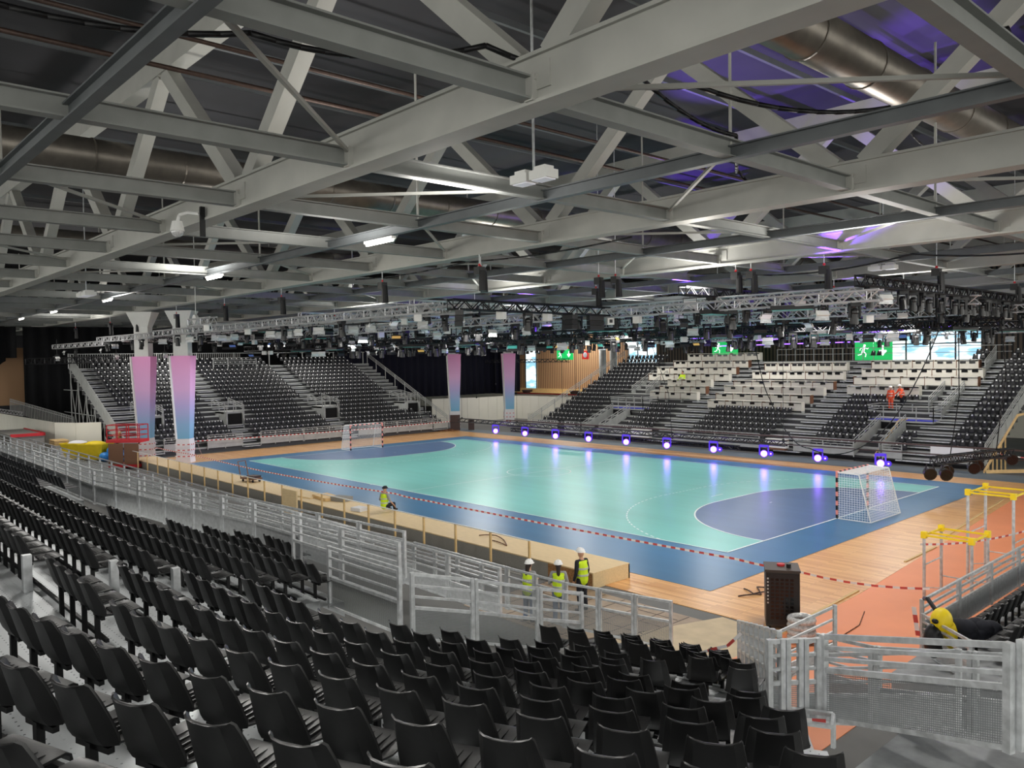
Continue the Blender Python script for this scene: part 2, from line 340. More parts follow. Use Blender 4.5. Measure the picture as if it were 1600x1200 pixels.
for sd in (0, 1):
    m = MB(); m.poly([(x, y, .038) for x, y in (dpts(sd, 6)[::-1] if sd == 1 else dpts(sd, 6))]); m.build('goal_area', 'mat_goal', ct)
    m = MB(); stroke(m, dpts(sd, 6), .07, .043); m.build('goal_area_line', 'line_white', ct)
    m = MB(); pts = []; 
    full = [p for p in dpts(sd, 9, 60) if 0 <= p[1] <= 20]
    full2 = [full[0]]
    for p in full[1:]:
        L = math.hypot(p[0]-full2[-1][0], p[1]-full2[-1][1]); n = max(1, int(L/.15)); q = full2[-1]
        for i in range(1, n+1): full2.append((q[0]+(p[0]-q[0])*i/n, q[1]+(p[1]-q[1])*i/n))
    for i in range(0, len(full2)-1, 2): stroke(m, full2[i:i+2], .06, .0435)
    m.build('free_throw_line', 'line_white', ct)
    m = MB(); x7 = 7 if sd == 0 else 33; stroke(m, [(x7, 9.5), (x7, 10.5)], .06, .0436); x4 = 4 if sd == 0 else 36; stroke(m, [(x4, 9.92), (x4, 10.08)], .06, .0436); m.build('penalty_mark', 'line_white', ct)
m = MB(); stroke(m, [(0, 0), (40, 0)], .06, .0425); stroke(m, [(0, 20), (40, 20)], .06, .0425); stroke(m, [(0, 0), (0, 20)], .07, .0425); stroke(m, [(40, 0), (40, 20)], .07, .0425); m.build('boundary_line', 'line_white', ct)
m = MB(); stroke(m, [(20, 0), (20, 20)], .05, .0427); stroke(m, [(20+2*math.cos(t*math.pi/24), 10+2*math.sin(t*math.pi/24)) for t in range(49)], .06, .0428)
stroke(m, [(16.5, -.15), (16.5, .15)], .05, .0427); m.build('centre_line', 'line_white', ct)

# walls far away
def wallbox(name, x0, y0, z0, x1, y1, z1, mt): 
    m = MB(); m.box(x0, y0, z0, x1, y1, z1); return struct(m.build(name, mt))
wallbox('wall_far', -60, 50, 2.6, 60, 50.3, 17.6, 'slat_dark')
wallbox('wall_far_timber', -30, 49.8, 2.6, -1.1, 49.98, 10.5, 'slat_wood')
wallbox('wall_left', -60.3, -60, 0, -60, 70, 17.6, 'roof_dark')
wallbox('wall_far_base', -60, 49.9, 0, 60, 50.2, 2.6, 'sheet_white_wall')
# windows (daylight behind)
def window(name, x0, x1, z0, z1, y, nx, nz):
    m = MB(); m.box(x0, y-.05, z0, x1, y-.01, z1); g = struct(m.build(name, 'daylight'))
    f = MB()
    for i in range(nx+1):
        x = x0+(x1-x0)*i/nx; f.box(x-.06, y-.14, z0, x+.06, y-.05, z1)
    for j in range(nz+1):
        z = z0+(z1-z0)*j/nz; f.box(x0-.06, y-.14, z-.05, x1+.06, y-.05, z+.05)
    f.build('window_frame', 'beam_dark', g); return g
window('window_1', 22.4, 32.7, 5.0, 9.4, 50, 5, 3)
window('window_2', -5.3, -1.1, 4.4, 9.4, 49.8, 3, 2)
window('window_3', -23.2, -21.1, 2.75, 8.6, 49.8, 1, 1)
for (x, y) in ((-7.2, 47.2), (-5.0, 46.6)):
    m = MB(); m.tube((x, y, 0), (x, y, 11), .42, 16)
    tag(m.build('round_column', 'galv_far', smooth=True), 'pale round column before the timber slat wall, '+('left' if x < -6 else 'right')+' one of the pair', 'column', 'round columns by the timber wall')
m = MB(); m.box(-27.5, 49.2, 2.45, -9, 49.7, 2.62); tag(m.build('handrail_band', 'red'), 'long red band along the gallery below the timber wall', 'band')
m = MB(); m.box(-30, 48.9, 2.62, -1.2, 49.7, 2.72); m.box(-30, 49.55, 2.72, -1.2, 49.75, 3.2); tag(m.build('gallery_ledge', 'pine'), 'pale timber ledge at the foot of the slatted wall', 'ledge')
m = MB(); m.tube((-22.1, 48.9, 2.6), (-22.1, 48.9, 3.0), .55, 14, .75); tag(m.build('planter', 'dark_brown'), 'dark rounded tub below the tall narrow window', 'tub')
m = MB(); m.tube((-13.4, 48.9, 2.6), (-13.4, 48.9, 3.05), .5, 14, .7); tag(m.build('planter', 'dark_brown'), 'dark rounded tub at the right end of the red band', 'tub')
# white partition walls near far-left corner
def panelwall(name, pts, h0, h1, mt, label, cat):
    t = thing(name, label, cat, (pts[0][0], pts[0][1], 0))
    for i, (a, b2) in enumerate(zip(pts[:-1], pts[1:])):
        n = max(1, int(math.hypot(b2[0]-a[0], b2[1]-a[1])/1.25))
        for k in range(n):
            p = Vector((a[0]+(b2[0]-a[0])*k/n, a[1]+(b2[1]-a[1])*k/n, 0)); q = Vector((a[0]+(b2[0]-a[0])*(k+1)/n, a[1]+(b2[1]-a[1])*(k+1)/n, 0)); d = (q-p).normalized()*.012
            m = MB(); m.bar(p+d+Vector((0, 0, h1/2+h0/2)), q-d+Vector((0, 0, h1/2+h0/2)), .05, h1-h0); m.build('board', mt, t)
    return t
panelwall('partition_wall', [(-17.5, 29.6), (-15.6, 35), (-15.4, 40.4), (-3.2, 41.0)], 0, 2.75, 'sheet_white_wall', 'white board partition wall behind the two far wrapped columns', 'partition')
panelwall('barrier_wall', [(-9.5, 37), (-1.5, 36.2)], 0, 1.1, 'sheet_white_wall', 'low white barrier in front of the far partition wall', 'barrier')
panelwall('partition_wall', [(-40, -9.4), (-16, -8.9), (-14, -7.9), (-13.0, -6.3)], 0, 2.65, 'sheet_white_wall', 'white board partition wall behind the yellow skips', 'partition')
# curtains
def curtain(name, pts, z0, z1, mt, label, fold=.18, bottom=None):
    m = MB(); rows = [[], []]
    for a, b2 in zip(pts[:-1], pts[1:]):
        L = math.hypot(b2[0]-a[0], b2[1]-a[1]); n = int(L/.22); nx, ny = -(b2[1]-a[1])/L, (b2[0]-a[0])/L
        for k in range(n+1):
            t = k/n; o_ = fold*math.sin(k*1.25)+.05*math.sin(k*.37); x = a[0]+(b2[0]-a[0])*t+nx*o_; y = a[1]+(b2[1]-a[1])*t+ny*o_
            zz = z0 if bottom is None else bottom(t)
            rows[0].append((x, y, zz)); rows[1].append((x, y, z1))
    m.grid(rows); o = m.build(name, mt, smooth=True); sm = o.modifiers.new('thick', 'SOLIDIFY'); sm.thickness = .03
    return tag(o, label, 'curtain')
curtain('stage_curtain', [(-29, 24), (-29, 48.5), (-24, 49.2)], 2.4, 11, 'curtain_navy', 'navy blackout curtain behind the two far wrapped columns')
curtain('stage_curtain', [(-33, -7.6), (-31, 2)], 1.0, 11, 'curtain_black', 'black blackout curtain beside the left end of the left stand')
curtain('stage_curtain', [(-34, -10.0), (-33, -8.15)], 8, 11, 'curtain_black', 'short black curtain valance above the sloping timber panel', .1)
curtain('stage_curtain', [(-30, -16), (-32.6, -9.2)], 3.0, 11, 'curtain_black', 'black curtain drawn aside at the far left edge', .15, lambda t: 3.8 if t < .3 else 3.8+max(0, (t-.3))*5.6)
m = MB(); m.box(-35, -10.5, 3.4, -34.8, -7.2, 9.0); struct(m.build('wall_timber_left', 'slat_wood')); bpy.data.objects['wall_timber_left'].data.materials[0] = MT['slat_wood']
# exit signs
def exit_sign(loc, label, hw=.55, two=True):
    t = thing('exit_sign', label, 'sign', loc, 'hanging emergency exit signs')
    x, y, z = loc
    for k in ((0, 1) if two else (0,)):
        cx = x-hw-.03+k*(2*hw+.06)
        m = MB(); m.box(cx-hw, y-.05, z-hw, cx+hw, y+.05, z+hw); m.build('panel', 'sign_green', t)
        m = MB(); yy = y-.06
        if k == 0:   # running person
            s_ = hw/.55
            m.ball((cx+.05*s_, yy, z+.34*s_), .075*s_, 1, .3, 1)
            m.bar((cx+.03*s_, yy, z+.26*s_), (cx-.05*s_, yy, z-.02*s_), .02, .15*s_, (1, 0, 0)) if False else m.poly([(cx-.05*s_, yy, z+.27*s_), (cx-.13*s_, yy, z-.04*s_), (cx+.03*s_, yy, z-.04*s_), (cx+.1*s_, yy, z+.25*s_)])
            def limb(a, b2, wd): 
                a = (cx+a[0]*s_, a[1]*s_+z); b2 = (cx+b2[0]*s_, b2[1]*s_+z); L = math.hypot(b2[0]-a[0], b2[1]-a[1]); nx, nz = -(b2[1]-a[1])/L*wd/2, (b2[0]-a[0])/L*wd/2
                m.poly([(a[0]-nx, yy-.003, a[1]-nz), (b2[0]-nx, yy-.003, b2[1]-nz), (b2[0]+nx, yy-.003, b2[1]+nz), (a[0]+nx, yy-.003, a[1]+nz)])
            limb((.07, .22), (.22, .12), .06); limb((.22, .12), (.3, .2), .05); limb((-.04, .22), (-.2, .16), .06); limb((-.2, .16), (-.24, .03), .05)
            limb((-.02, -.02), (.14, -.16), .08); limb((.14, -.16), (.1, -.36), .07); limb((-.08, -.02), (-.16, -.2), .08); limb((-.16, -.2), (-.36, -.24), .07)
        else:        # arrow
            s_ = hw/.55
            m.poly([(cx-.05*s_, yy, z-.05*s_), (cx+.05*s_, yy, z-.05*s_), (cx+.05*s_, yy, z+.33*s_), (cx-.05*s_, yy, z+.33*s_)])
            m.poly([(cx-.22*s_, yy, z-.02*s_), (cx, yy, z-.3*s_), (cx+.22*s_, yy, z-.02*s_)]); m.poly([(cx-.22*s_, yy, z+.05*s_), (cx-.22*s_, yy, z-.05*s_), (cx+.22*s_, yy, z-.05*s_), (cx+.22*s_, yy, z+.05*s_)])
        m.build('pictogram', 'sign_white', t)
    m = MB()
    for dx in (-hw, hw): m.tube((x+dx, y, z+hw-.02), (x+dx, y, 17.6), .012, 5)
    m.build('suspension_wire', 'black_metal', t)
exit_sign((-12.4, 46.2, 7.6), 'green running-person exit sign hanging before the timber wall', .66)
exit_sign((10.3, 46, 7.9), 'green exit sign above the left group of press desks, half hidden by the rig', .72)
exit_sign((25.3, 46, 7.35), 'large green exit sign in front of the bright window', .8)
t = thing('hydrant_sign', 'square red sign with white round mark beside the green exit sign', 'sign', (-9.0, 46.2, 7.5))
m = MB(); m.box(-9.5, 46.15, 7.0, -8.5, 46.25, 8.0); m.build('panel', 'sign_red', t)
m = MB(); m.ball((-9.0, 46.12, 7.5), .32, 1, .1, 1, 16); m.build('round_mark', 'panel_white', t)
m = MB(); m.tube((-9, 46.2, 7.98), (-9, 46.2, 17.6), .012, 5); m.build('suspension_wire', 'black_metal', t)

# ================================================================== ROOF STEEL
TY = [-16.25, -5.65, 4.95, 15.55, 26.15, 36.75, 47.35]; GX = [47.2-5.3*i for i in range(-3, 22)]
YN = ['nearest the camera', 'second from the camera', 'third from the camera', 'fourth from the camera', 'fifth from the camera', 'sixth from the camera', 'farthest from the camera']
for i, ty in enumerate([-26.85]+TY):
    nm = 'above the photographer' if i == 0 else YN[i-1]
    t = thing('roof_truss', 'grey steel roof truss with deep bottom chord, '+nm, 'roof truss', (0, ty, 11), 'roof trusses')
    m = MB(); m.box(-58, ty-.27, 11, 75, ty+.27, 11.06); m.box(-58, ty-.2, 11.06, 75, ty+.2, 11.72); m.box(-58, ty-.27, 11.72, 75, ty+.27, 11.78); m.build('bottom_chord', 'beam_grey', t)
    m = MB(); m.box(-58, ty-.24, 15.75, 75, ty+.24, 16.45); m.build('top_chord', 'beam_grey', t)
    dm = None
    for k in range(-2, 10):
        xb = 47.2-10.6*k
        for sg in (-1, 1):
            m = MB(); m.bar((xb+sg*.35, ty, 11.7), (xb+sg*5.1, ty, 15.8), .42, .38, (0, 1, 0)); m.build('diagonal', 'beam_grey', t)
        if k % 1 == 0:
            m = MB(); m.box(xb-5.9, ty-.25, 11.7, xb-5.5, ty+.25, 11.95) if False else m.box(xb-.45, ty-.24, 11.2, xb+.45, ty+.24, 11.6)
            for q in (-.5, -.2): 
                m.tube((xb+q+.35, ty-.24, 11.4), (xb+q+.35, ty-.28, 11.4), .06, 8)
            m.build('splice_plate', 'beam_grey', t)
# cross beams between trusses
first = None
for i, gx in enumerate(GX):
    for j in range(len(TY)):
        y0 = ([-26.85]+TY)[j]+.2; y1 = TY[j]-.2
        if not (inview(gx, y0, 11.2, 200) or inview(gx, y1, 11.2, 200) or inview(gx, (y0+y1)/2, 11.2, 200)): continue
        lab = 'grey cross beam, {} from the right in the {} roof bay from the camera'.format(ordn(i+1), ordn(j+1))
        if first is None:
            t = thing('cross_beam', lab, 'beam', (0, 0, 0), 'steel cross beams between roof trusses', local=True)
            m = MB(); m.ibeam((0, -5.1, 0), (0, 5.1, 0), .26, .36); m.build('profile', 'beam_shaded', t)
            m = MB(); m.box(-.02, 4.98, -.2, .16, 5.12, .2); m.box(-.02, -5.12, -.2, .16, -4.98, .2); m.build('end_plate', 'beam_grey', t); first = t; t.location = (gx, (y0+y1)/2, 11.24)
        else: copy_tree(first, (gx, (y0+y1)/2, 11.24), 0, lab)
for j, ty in enumerate(TY):
    y = ty-5.3
    t = thing('tie_beam', 'dark steel tie beam running between roof trusses in the {} bay from the camera'.format(ordn(j+1)), 'beam', (0, y, 11.1), 'tie beams')
    m = MB(); m.ibeam((-58, y, 11.16), (70, y, 11.16), .2, .28); m.build('profile', 'beam_dark', t)
    # bracing rods and hangers
    for k in range(-1, 9):
        xb = 47.2-10.6*k
        t = thing('brace_rod', 'slim steel brace, {} from the right in the {} roof bay'.format(ordn(k+2), ordn(j+1)), 'brace', (xb, y, 11.2), 'slim diagonal roof braces')
        m = MB(); m.bar((xb, y, 11.3), (xb-5.3, y+5.1, 11.35), .07, .07); m.build('rod', 'beam_grey', t)
        m = MB(); m.bar((xb-5.3, y, 11.3), (xb-10.6, y-5.0, 11.35), .07, .07); m.build('rod', 'beam_grey', t)
        m = MB(); m.tube((xb, y, 11.3), (xb, y, 16), .035, 6); m.build('hanger', 'beam_grey', t)
# purlins under the roof deck
for j, px in enumerate([52, 49.2, 44.4, 41.9, 38.5, 35.5, 31.4, 28.3, 23, 18, 13, 8, 3, -3, -10]):
    m = MB(); m.box(px-.06, -40, 16.9, px+.06, 50, 17.1); tag(m.build('purlin', 'beam_dark'), 'thin roof purlin high under the deck, {} from the right'.format(ordn(j+1)), 'purlin', 'roof purlins')
for j, (px, z, r, mt) in enumerate([(33.6, 15.2, .07, 'pipe_copper'), (45.2, 15.4, .05, 'pipe_grey'), (39.4, 15.0, .05, 'pipe_grey'), (20.8, 15.2, .07, 'pipe_copper'), (36.2, 15.1, .06, 'pipe_copper'), (10, 15, .06, 'pipe_grey')]):
    m = MB(); m.tube((px, -40, z), (px, 50, z), r, 8)
    tag(m.build('service_pipe', mt, smooth=True), ('reddish' if 'copper' in mt else 'grey')+' service pipe under the roof, {} from the right'.format(ordn([2, 1, 3, 5, 4, 6][j])), 'pipe', 'roof service pipes')
for j, dx in enumerate((47.2, 26.1, 5.2)):
    t = thing('ventilation_duct', 'large round metal ventilation duct under the roof, {} from the right'.format(ordn(j+1)), 'duct', (dx, 0, 14.3), 'round ventilation ducts')
    m = MB(); m.tube((dx, -40, 14.3), (dx, 50, 14.3), .58, 24); m.build('pipe', 'duct_steel', t, smooth=True)
    for k in range(30):
        y = -38+k*3
        if inview(dx, y, 14.3, 30) or j == 0:
            m = MB(); m.tube((dx, y, 14.3), (dx, y+.06, 14.3), .61, 24); m.build('joint_ring', 'duct_steel', t)
# CCTV dome camera on the nearest truss
t = thing('dome_camera', 'white dome security camera on a bent arm on the nearest roof beam', 'camera', (34.1, -16.6, 10.7))
m = MB(); m.box(34.5, -16.62, 10.55, 34.6, -16.5, 11.35); m.build('mounting_plate', 'black_metal', t)
m = MB(); m.path([(34.55, -16.65, 11.15), (34.3, -16.85, 11.2), (34.1, -17.0, 11.15), (34.05, -17.05, 10.95)], .045, 8); m.tube((34.05, -17.05, 10.98), (34.05, -17.05, 10.72), .13, 14, .19); m.build('housing', 'white_paint', t)
m = MB(); m.ball((34.05, -17.05, 10.72), .17, 1, 1, 1, 14); m.build('dome', 'clear_plastic', t, smooth=True)
def floodlight(x, y, z, label, s=1.0):
    t = thing('floodlight', label, 'floodlight', (x, y, z), 'white double floodlights')
    for k in (-1, 1):
        m = MB(); m.box(x-.32*s+k*.36*s, y-.22*s, z-.08, x+.3*s+k*.36*s, y+.22*s, z+.1); m.box(x-.2*s+k*.36*s, y-.16*s, z+.1, x+.2*s+k*.36*s, y+.16*s, z+.18); m.build('housing', 'white_paint', t)
        m = MB(); m.box(x-.26*s+k*.36*s, y-.18*s, z-.1, x+.24*s+k*.36*s, y+.18*s, z-.08); m.build('lens', 'panel_white', t)
    m = MB(); m.tube((x, y, z+.05), (x, y, 17.6), .03, 6); m.build('stem', 'galv', t)
floodlight(44.2, -13.5, 10.85, 'pair of white floodlight heads hanging under the roof in the upper middle', .8)
floodlight(12, -13.6, 10.7, 'pair of white floodlight heads far off at the left under the roof', 1.2)
floodlight(40.5, 12, 11.0, 'pair of white floodlight heads hanging in the right roof bays', .9)
for k, (x, z) in enumerate(((34.6, 10.9), (21.6, 10.9), (6.2, 10.9), (-6, 10.9), (-16, 10.9))):
    t = thing('tube_light', 'lit strip lamp under the first tie beam, {} from the right'.format(ordn(k+1)), 'lamp', (x, -10.95, z), 'lit strip lamps under the tie beam')
    m = MB(); m.box(x-.8, -11.08, z, x+.8, -10.92, z+.08); m.build('housing', 'white_paint', t)
    m = MB(); m.tube((x-.75, -11, z-.04), (x+.75, -11, z-.04), .04, 8); m.build('tube', 'tube_lamp', t)
# sagging black cables
def cable(pts, r, label, mt='black_metal', name='cable', n=10, sag=.5):
    m = MB(); P_ = []
    for a, b2 in zip(pts[:-1], pts[1:]):
        for k in range(n):
            s_ = k/n; P_.append((a[0]+(b2[0]-a[0])*s_, a[1]+(b2[1]-a[1])*s_, a[2]+(b2[2]-a[2])*s_-sag*4*s_*(1-s_)))
    P_.append(pts[-1]); m.path(P_, r, 6); return tag(m.build(name, mt, smooth=True), label, 'cable')
cable([(44, -24, 11.9), (45.2, -20, 11.8), (46.8, -17.0, 11.9), (47.8, -13, 11.9), (49.5, -9, 11.9)], .045, 'thick black cable sagging over the nearest roof beam at top centre', sag=.25)
cable([(47.3, -14.8, 12.4), (47.3, -10.9, 11.5), (44.5, -6.4, 12.0), (43, -1, 12.2)], .04, 'black cable looping along the cross beam right of the double floodlight', sag=.3)
cable([(51.5, -9, 12.8), (51.5, -5.6, 12.4), (52, -1, 12.8)], .06, 'thick black cable bundle at the top right corner', sag=.6)
cable([(46.9, -2, 13.6), (46.9, 2, 13.6), (46.9, 6, 13.6)], .03, 'thin black cable hanging under the large duct at the right', sag=.5)
cable([(24, -5.4, 10.9), (32, -5.4, 10.9), (40, -5.2, 10.9)], .03, 'black cable clipped below the second roof truss', sag=.12)
cable([(36, 6, 10.8), (44, 6.2, 10.8), (52, 6.5, 10.8)], .035, 'black cable looped under the third roof truss on the right', sag=.35)

# ================================================================== SEATS
def seat_shell(hi=True):
    # profile (y forward, z up), origin under the back's foot on the tread
    prof = [(-.135, .835), (-.125, .80), (-.095, .70), (-.06, .58), (-.03, .49), (.0, .445), (.05, .425), (.16, .42), (.30, .435), (.40, .445), (.435, .435), (.445, .40)] if hi else [(-.13, .83), (-.03, .49), (.03, .43), (.43, .445)]
    wid = [.150, .158, .174, .190, .200, .208, .212, .214, .214, .212, .205, .20] if hi else [.155, .20, .212, .21]
    wing = [.040, .055, .075, .09, .09, .06, .035, .02, .015, .01, .0, .0] if hi else [.06, .08, .03, .01]
    us = [-1, -.93, -.7, -.35, 0, .35, .7, .93, 1] if hi else [-1, -.7, .7, 1]
    m = MB(); front = []; back = []
    for i, ((y, z), wd, wg) in enumerate(zip(prof, wid, wing)):
        rf = []; rb = []
        j0 = max(0, i-1); j1 = min(len(prof)-1, i+1); ty, tz = prof[j1][0]-prof[j0][0], prof[j1][1]-prof[j0][1]; L = math.hypot(ty, tz); ny, nz = -tz/L, ty/L   # towards sitter
        for u in us:
            a = abs(u); w_ = max(0, (a-.66)/.34); up = i/len(prof) < .45
            fy = wg*w_ if i < 6 or not hi else 0; fz = (wg*w_ if (i >= 6 and hi) else 0)
            dz = 0
            if i == 0: dz = -.034*(1-a**3) + (.0 if a < .9 else -.014)
            p = (u*wd, y+fy, z+fz+dz); rf.append(p); th = .014
            rb.append((u*wd*(.99), y+fy-ny*th, z+fz+dz-nz*th))
        front.append(rf); back.append(rb)
    m.grid(front, flip=False); m.grid(back, flip=True)
    # stitch borders
    n = len(us); N = len(prof)
    fi = lambda i, j: i*n+j
    bi = lambda i, j: N*n+i*n+j
    for i in range(N-1):
        for j, fl in ((0, 0), (n-1, 1)):
            q = (fi(i, j), fi(i+1, j), bi(i+1, j), bi(i, j)); m.f.append(q if fl else q[::-1]); m.mi.append(0); m.uv.append(None)
    for j in range(n-1):
        for i, fl in ((0, 0), (N-1, 1)):
            q = (fi(i, j), fi(i, j+1), bi(i, j+1), bi(i, j)); m.f.append(q if fl == 0 else q[::-1]); m.mi.append(0); m.uv.append(None)
    return m
shell_m = seat_shell(True)
# moulded ridges on the pan and the back
for u in (-.12, -.06, 0, .06, .12): shell_m.box(u-.004, .14, .418, u+.004, .36, .4435)
shell_m.box(-.003, -.128, .52, .003, -.105, .76) if False else None
seat0 = thing('spectator_seat', 'x', 'seat', (0, 0, 0), local=True)
sh = shell_m.build('shell', 'seat_black', seat0, smooth=True)
es = sh.modifiers.new('edges', 'EDGE_SPLIT'); es.split_angle = R_(32)
m = MB(); m.box(-.022, -.005, .0, .022, .045, .425); m.box(-.15, .02, .38, .15, .06, .415)
br0 = m.build('mounting_bracket', 'black_metal', seat0)
low = seat_shell(False)
XC, YC = 46.8, -10.0
Z0, SL = 3.45, .30
PITCH = .78
def floorz(d): return Z0+SL*d-.82
ROWA = [-1.67, -.93, -.25, .5, 1.38, 2.21, 3.02, 3.84, 4.66, 5.70, 6.62, 7.5, 8.4]   # straight rows, distance behind the reference line
ROWC = {-1.3: 14.0, -.58: 12.2, .0: 10.6, .78: 7.4, 1.45: 5.4, 2.21: 2.5, 3.02: .6, 3.87: 1.4, 4.72: 4.0, 5.70: 3.6, 6.60: 8.5, 7.5: 10.5, 8.4: 12}   # curved rows: first angle
def dcorr(d, deg): return d+max(0, .052-.0088*max(d, 0))*max(0, deg-5)
def cpos(d, deg):
    dd = dcorr(d, deg); R = 8+dd; t = R_(deg); return XC+R*math.sin(t), YC-R*math.cos(t), floorz(dd)
def straight_ivals(d):
    if d < -1.8: return []
    if d < -.3: return [(37.2, 38.9)]
    if d < .3: return [(37.2, 42.7)]
    if d < 1.0: return [(-30, 27.6), (36.6, 43)]
    if d < 2.0: return [(-30, 28.4), (35.6, 43.6)]
    return [(-30, 46.8)]
seats = []   # (x, y, z, rz, block, row)
for rj, d in enumerate(ROWA):
    Y = YC-8-d; z = floorz(d)
    for (a, b2) in straight_ivals(d):
        if d > 2: spans = [(a, 43.7, 'middle'), (45.0, 47.0 if d < 5 else 44.0, 'corner')]
        else: spans = [(a, b2, 'left' if b2 < 30 else 'middle')]
        for a_, b_, blk in spans:
            x = b_-.25
            while x > a_+.2:
                if not (d > 2.3 and (28.9 < x < 30.3 or 12 < x < 13.2 or -4 < x < -2.8)): seats.append([x, Y, z, 0, blk, rj])
                x -= .5
for rj, (d, th0) in enumerate(ROWC.items()):
    deg = th0
    while deg < 33.4:
        x, y, z = cpos(d, deg+1.1); deg += math.degrees((.53 if d > 3.5 else .55)/(8+dcorr(d, deg)))
        if d > 4.5 and 16.4 < deg-1.1 < 18.4 and d != 6.6 and False: continue
        if d < .5 and deg > 27: continue
        seats.append([x, y, z, R_(deg-1), 'corner', rj])
# front wedge of the corner block
for j, d in enumerate((-5.15, -4.55, -3.95, -3.3, -2.65, -2.0)):
    A = R_(15); x0 = 46.85+max(0, -.35*(d+3.6)); y0 = YC-8-d
    n = int(2.6+(d+5.4)*1.35)
    for k in range(n):
        x = x0+.52*k*math.cos(A)+.15; y = y0+.52*k*math.sin(A)
        seats.append([x, y, Z0+SL*d-.82, A, 'lower corner', j])
for k, (x, y, z, a) in enumerate(((50.7, -16.3, 2.45, 32), (50.25, -15.55, 2.2, 32), (49.75, -15.8, 2.2, 28))): seats.append([x, y, z, R_(a), 'lower corner', 9])
# right stand
for rj, x in enumerate((50.05, 51.05, 51.95, 52.85)):
    z = .5+.3*rj; y = -6.3-.5*rj
    while y < 9: seats.append([x, y, z, R_(90), 'right', rj]); y += .5
view = [s for s in seats if inview(s[0], s[1], s[2]+.5, 90)]
for s in view: s.append((Vector(s[:3])-CAMP).length)
view.sort(key=lambda s: s[6])
near = view[:296]; rest = view[296:]
rows = {}
for s in near: rows.setdefault((s[4], s[5]), []).append(s)
BL = {'left': 'left block of near stand', 'middle': 'middle block of near stand', 'corner': 'corner block of near stand', 'lower corner': 'lower corner wedge of near stand', 'right': 'right-hand stand'}
blkrows = {}
for b_, r in rows: blkrows.setdefault(b_, set()).add(r)
firstseat = True
for (b_, r), L in rows.items():
    L.sort(key=lambda s: (-s[0], s[1])); rn = sorted(blkrows[b_]).index(r)+1
    for i, s in enumerate(L):
        lab = 'black seat, {} from the right, {} row up, {}'.format(ordn(i+1), ordn(rn), BL[b_])
        if firstseat:
            seat0.location = s[:3]; seat0.rotation_euler = (0, 0, s[3]); seat0['label'] = lab; seat0['group'] = 'black plastic seats of the near stands'; firstseat = False
        else: copy_tree(seat0, s[:3], s[3], lab)
FAR = MB(); FAR2 = []
def add_far(x, y, z, rz, tagq=True):
    c_, s_ = math.cos(rz), math.sin(rz); n = len(FAR.v)
    FAR.v += [(x+px*c_-py*s_, y+px*s_+py*c_, z+pz) for px, py, pz in low.v]
    FAR.f += [tuple(n+i for i in f) for f in low.f]; FAR.mi += [0]*len(low.f); FAR.uv += [None]*len(low.f)
    if tagq:
        n = len(FAR.v)
        FAR.v += [(x+px*c_-py*s_, y+px*s_+py*c_, z+pz) for px, py, pz in ((-.05, -.075, .80), (.05, -.075, .80), (.05, -.05, .70), (-.05, -.05, .70))]
        FAR.f.append((n, n+1, n+2, n+3)); FAR.mi.append(1); FAR.uv.append(None)
for s in rest: add_far(s[0], s[1], s[2], s[3], False)

# ---- near stand deck
deck = thing('near_grandstand', 'stepped metal seating deck of the near and corner stand', 'grandstand', (30, -20, 0))
tr = MB(); tr.hasuv = True; rs = MB()
def strip(R0, R1, z, pts):
    for (a, b2) in zip(pts[:-1], pts[1:]):
        A0, A1 = a(R0), a(R1); B0, B1 = b2(R0), b2(R1)
        q = [(A0[0], A0[1], z), (B0[0], B0[1], z), (B1[0], B1[1], z), (A1[0], A1[1], z)]
        tr.poly(q[::-1], [(p[0], p[1]) for p in q[::-1]])
        rs.poly([(A0[0], A0[1], z-.3), (B0[0], B0[1], z-.3), (B0[0], B0[1], z), (A0[0], A0[1], z)])
AX = ROWA+[9.3, 10.2]; CX = list(ROWC)+[9.3, 10.2]
for i, d in enumerate(AX):
    z = floorz(d); R = 8+d; p_ = d-(AX[i-1] if i else d-.75)
    for (a, b2) in straight_ivals(d): strip(R-p_+.18, R+.18, z, [lambda r, X=X: (X, YC-r) for X in (a, b2)])
for i, d in enumerate(CX):
    p_ = d-(CX[i-1] if i else d-.7)
    for k in range(12):
        t0_ = max(0, ROWC.get(d, 8)-4) if d < 2 else 0; g0 = t0_+(36.5-t0_)*k/12; g1 = t0_+(36.5-t0_)*(k+1)/12
        z = (cpos(d, g0)[2]+cpos(d, g1)[2])/2; q = []
        for g, e_ in ((g0, -p_+.18), (g1, -p_+.18), (g1, .18), (g0, .18)):
            rr = 8+dcorr(d, g)+e_; q.append((XC+rr*math.sin(R_(g)), YC-rr*math.cos(R_(g)), cpos(d, g)[2]))
        tr.poly(q[::-1], [(v[0], v[1]) for v in q[::-1]]); rs.poly([(v[0], v[1], v[2]-.34) for v in (q[0], q[1])]+[q[1], q[0]])
for d in (-5.15, -4.55, -3.95, -3.3, -2.65, -2.0):
    A = R_(15); z = Z0+SL*d-.82; y0 = YC-8-d; L = 2.0+(d+5.4)*.62
    f = lambda s_, t_: (46.4+s_*math.cos(A)-t_*math.sin(A)*0, y0+s_*math.sin(A)+t_)
    strip(0, 1, z, [lambda r, S=S: f(S, .55-.64*r) for S in (0, L)])
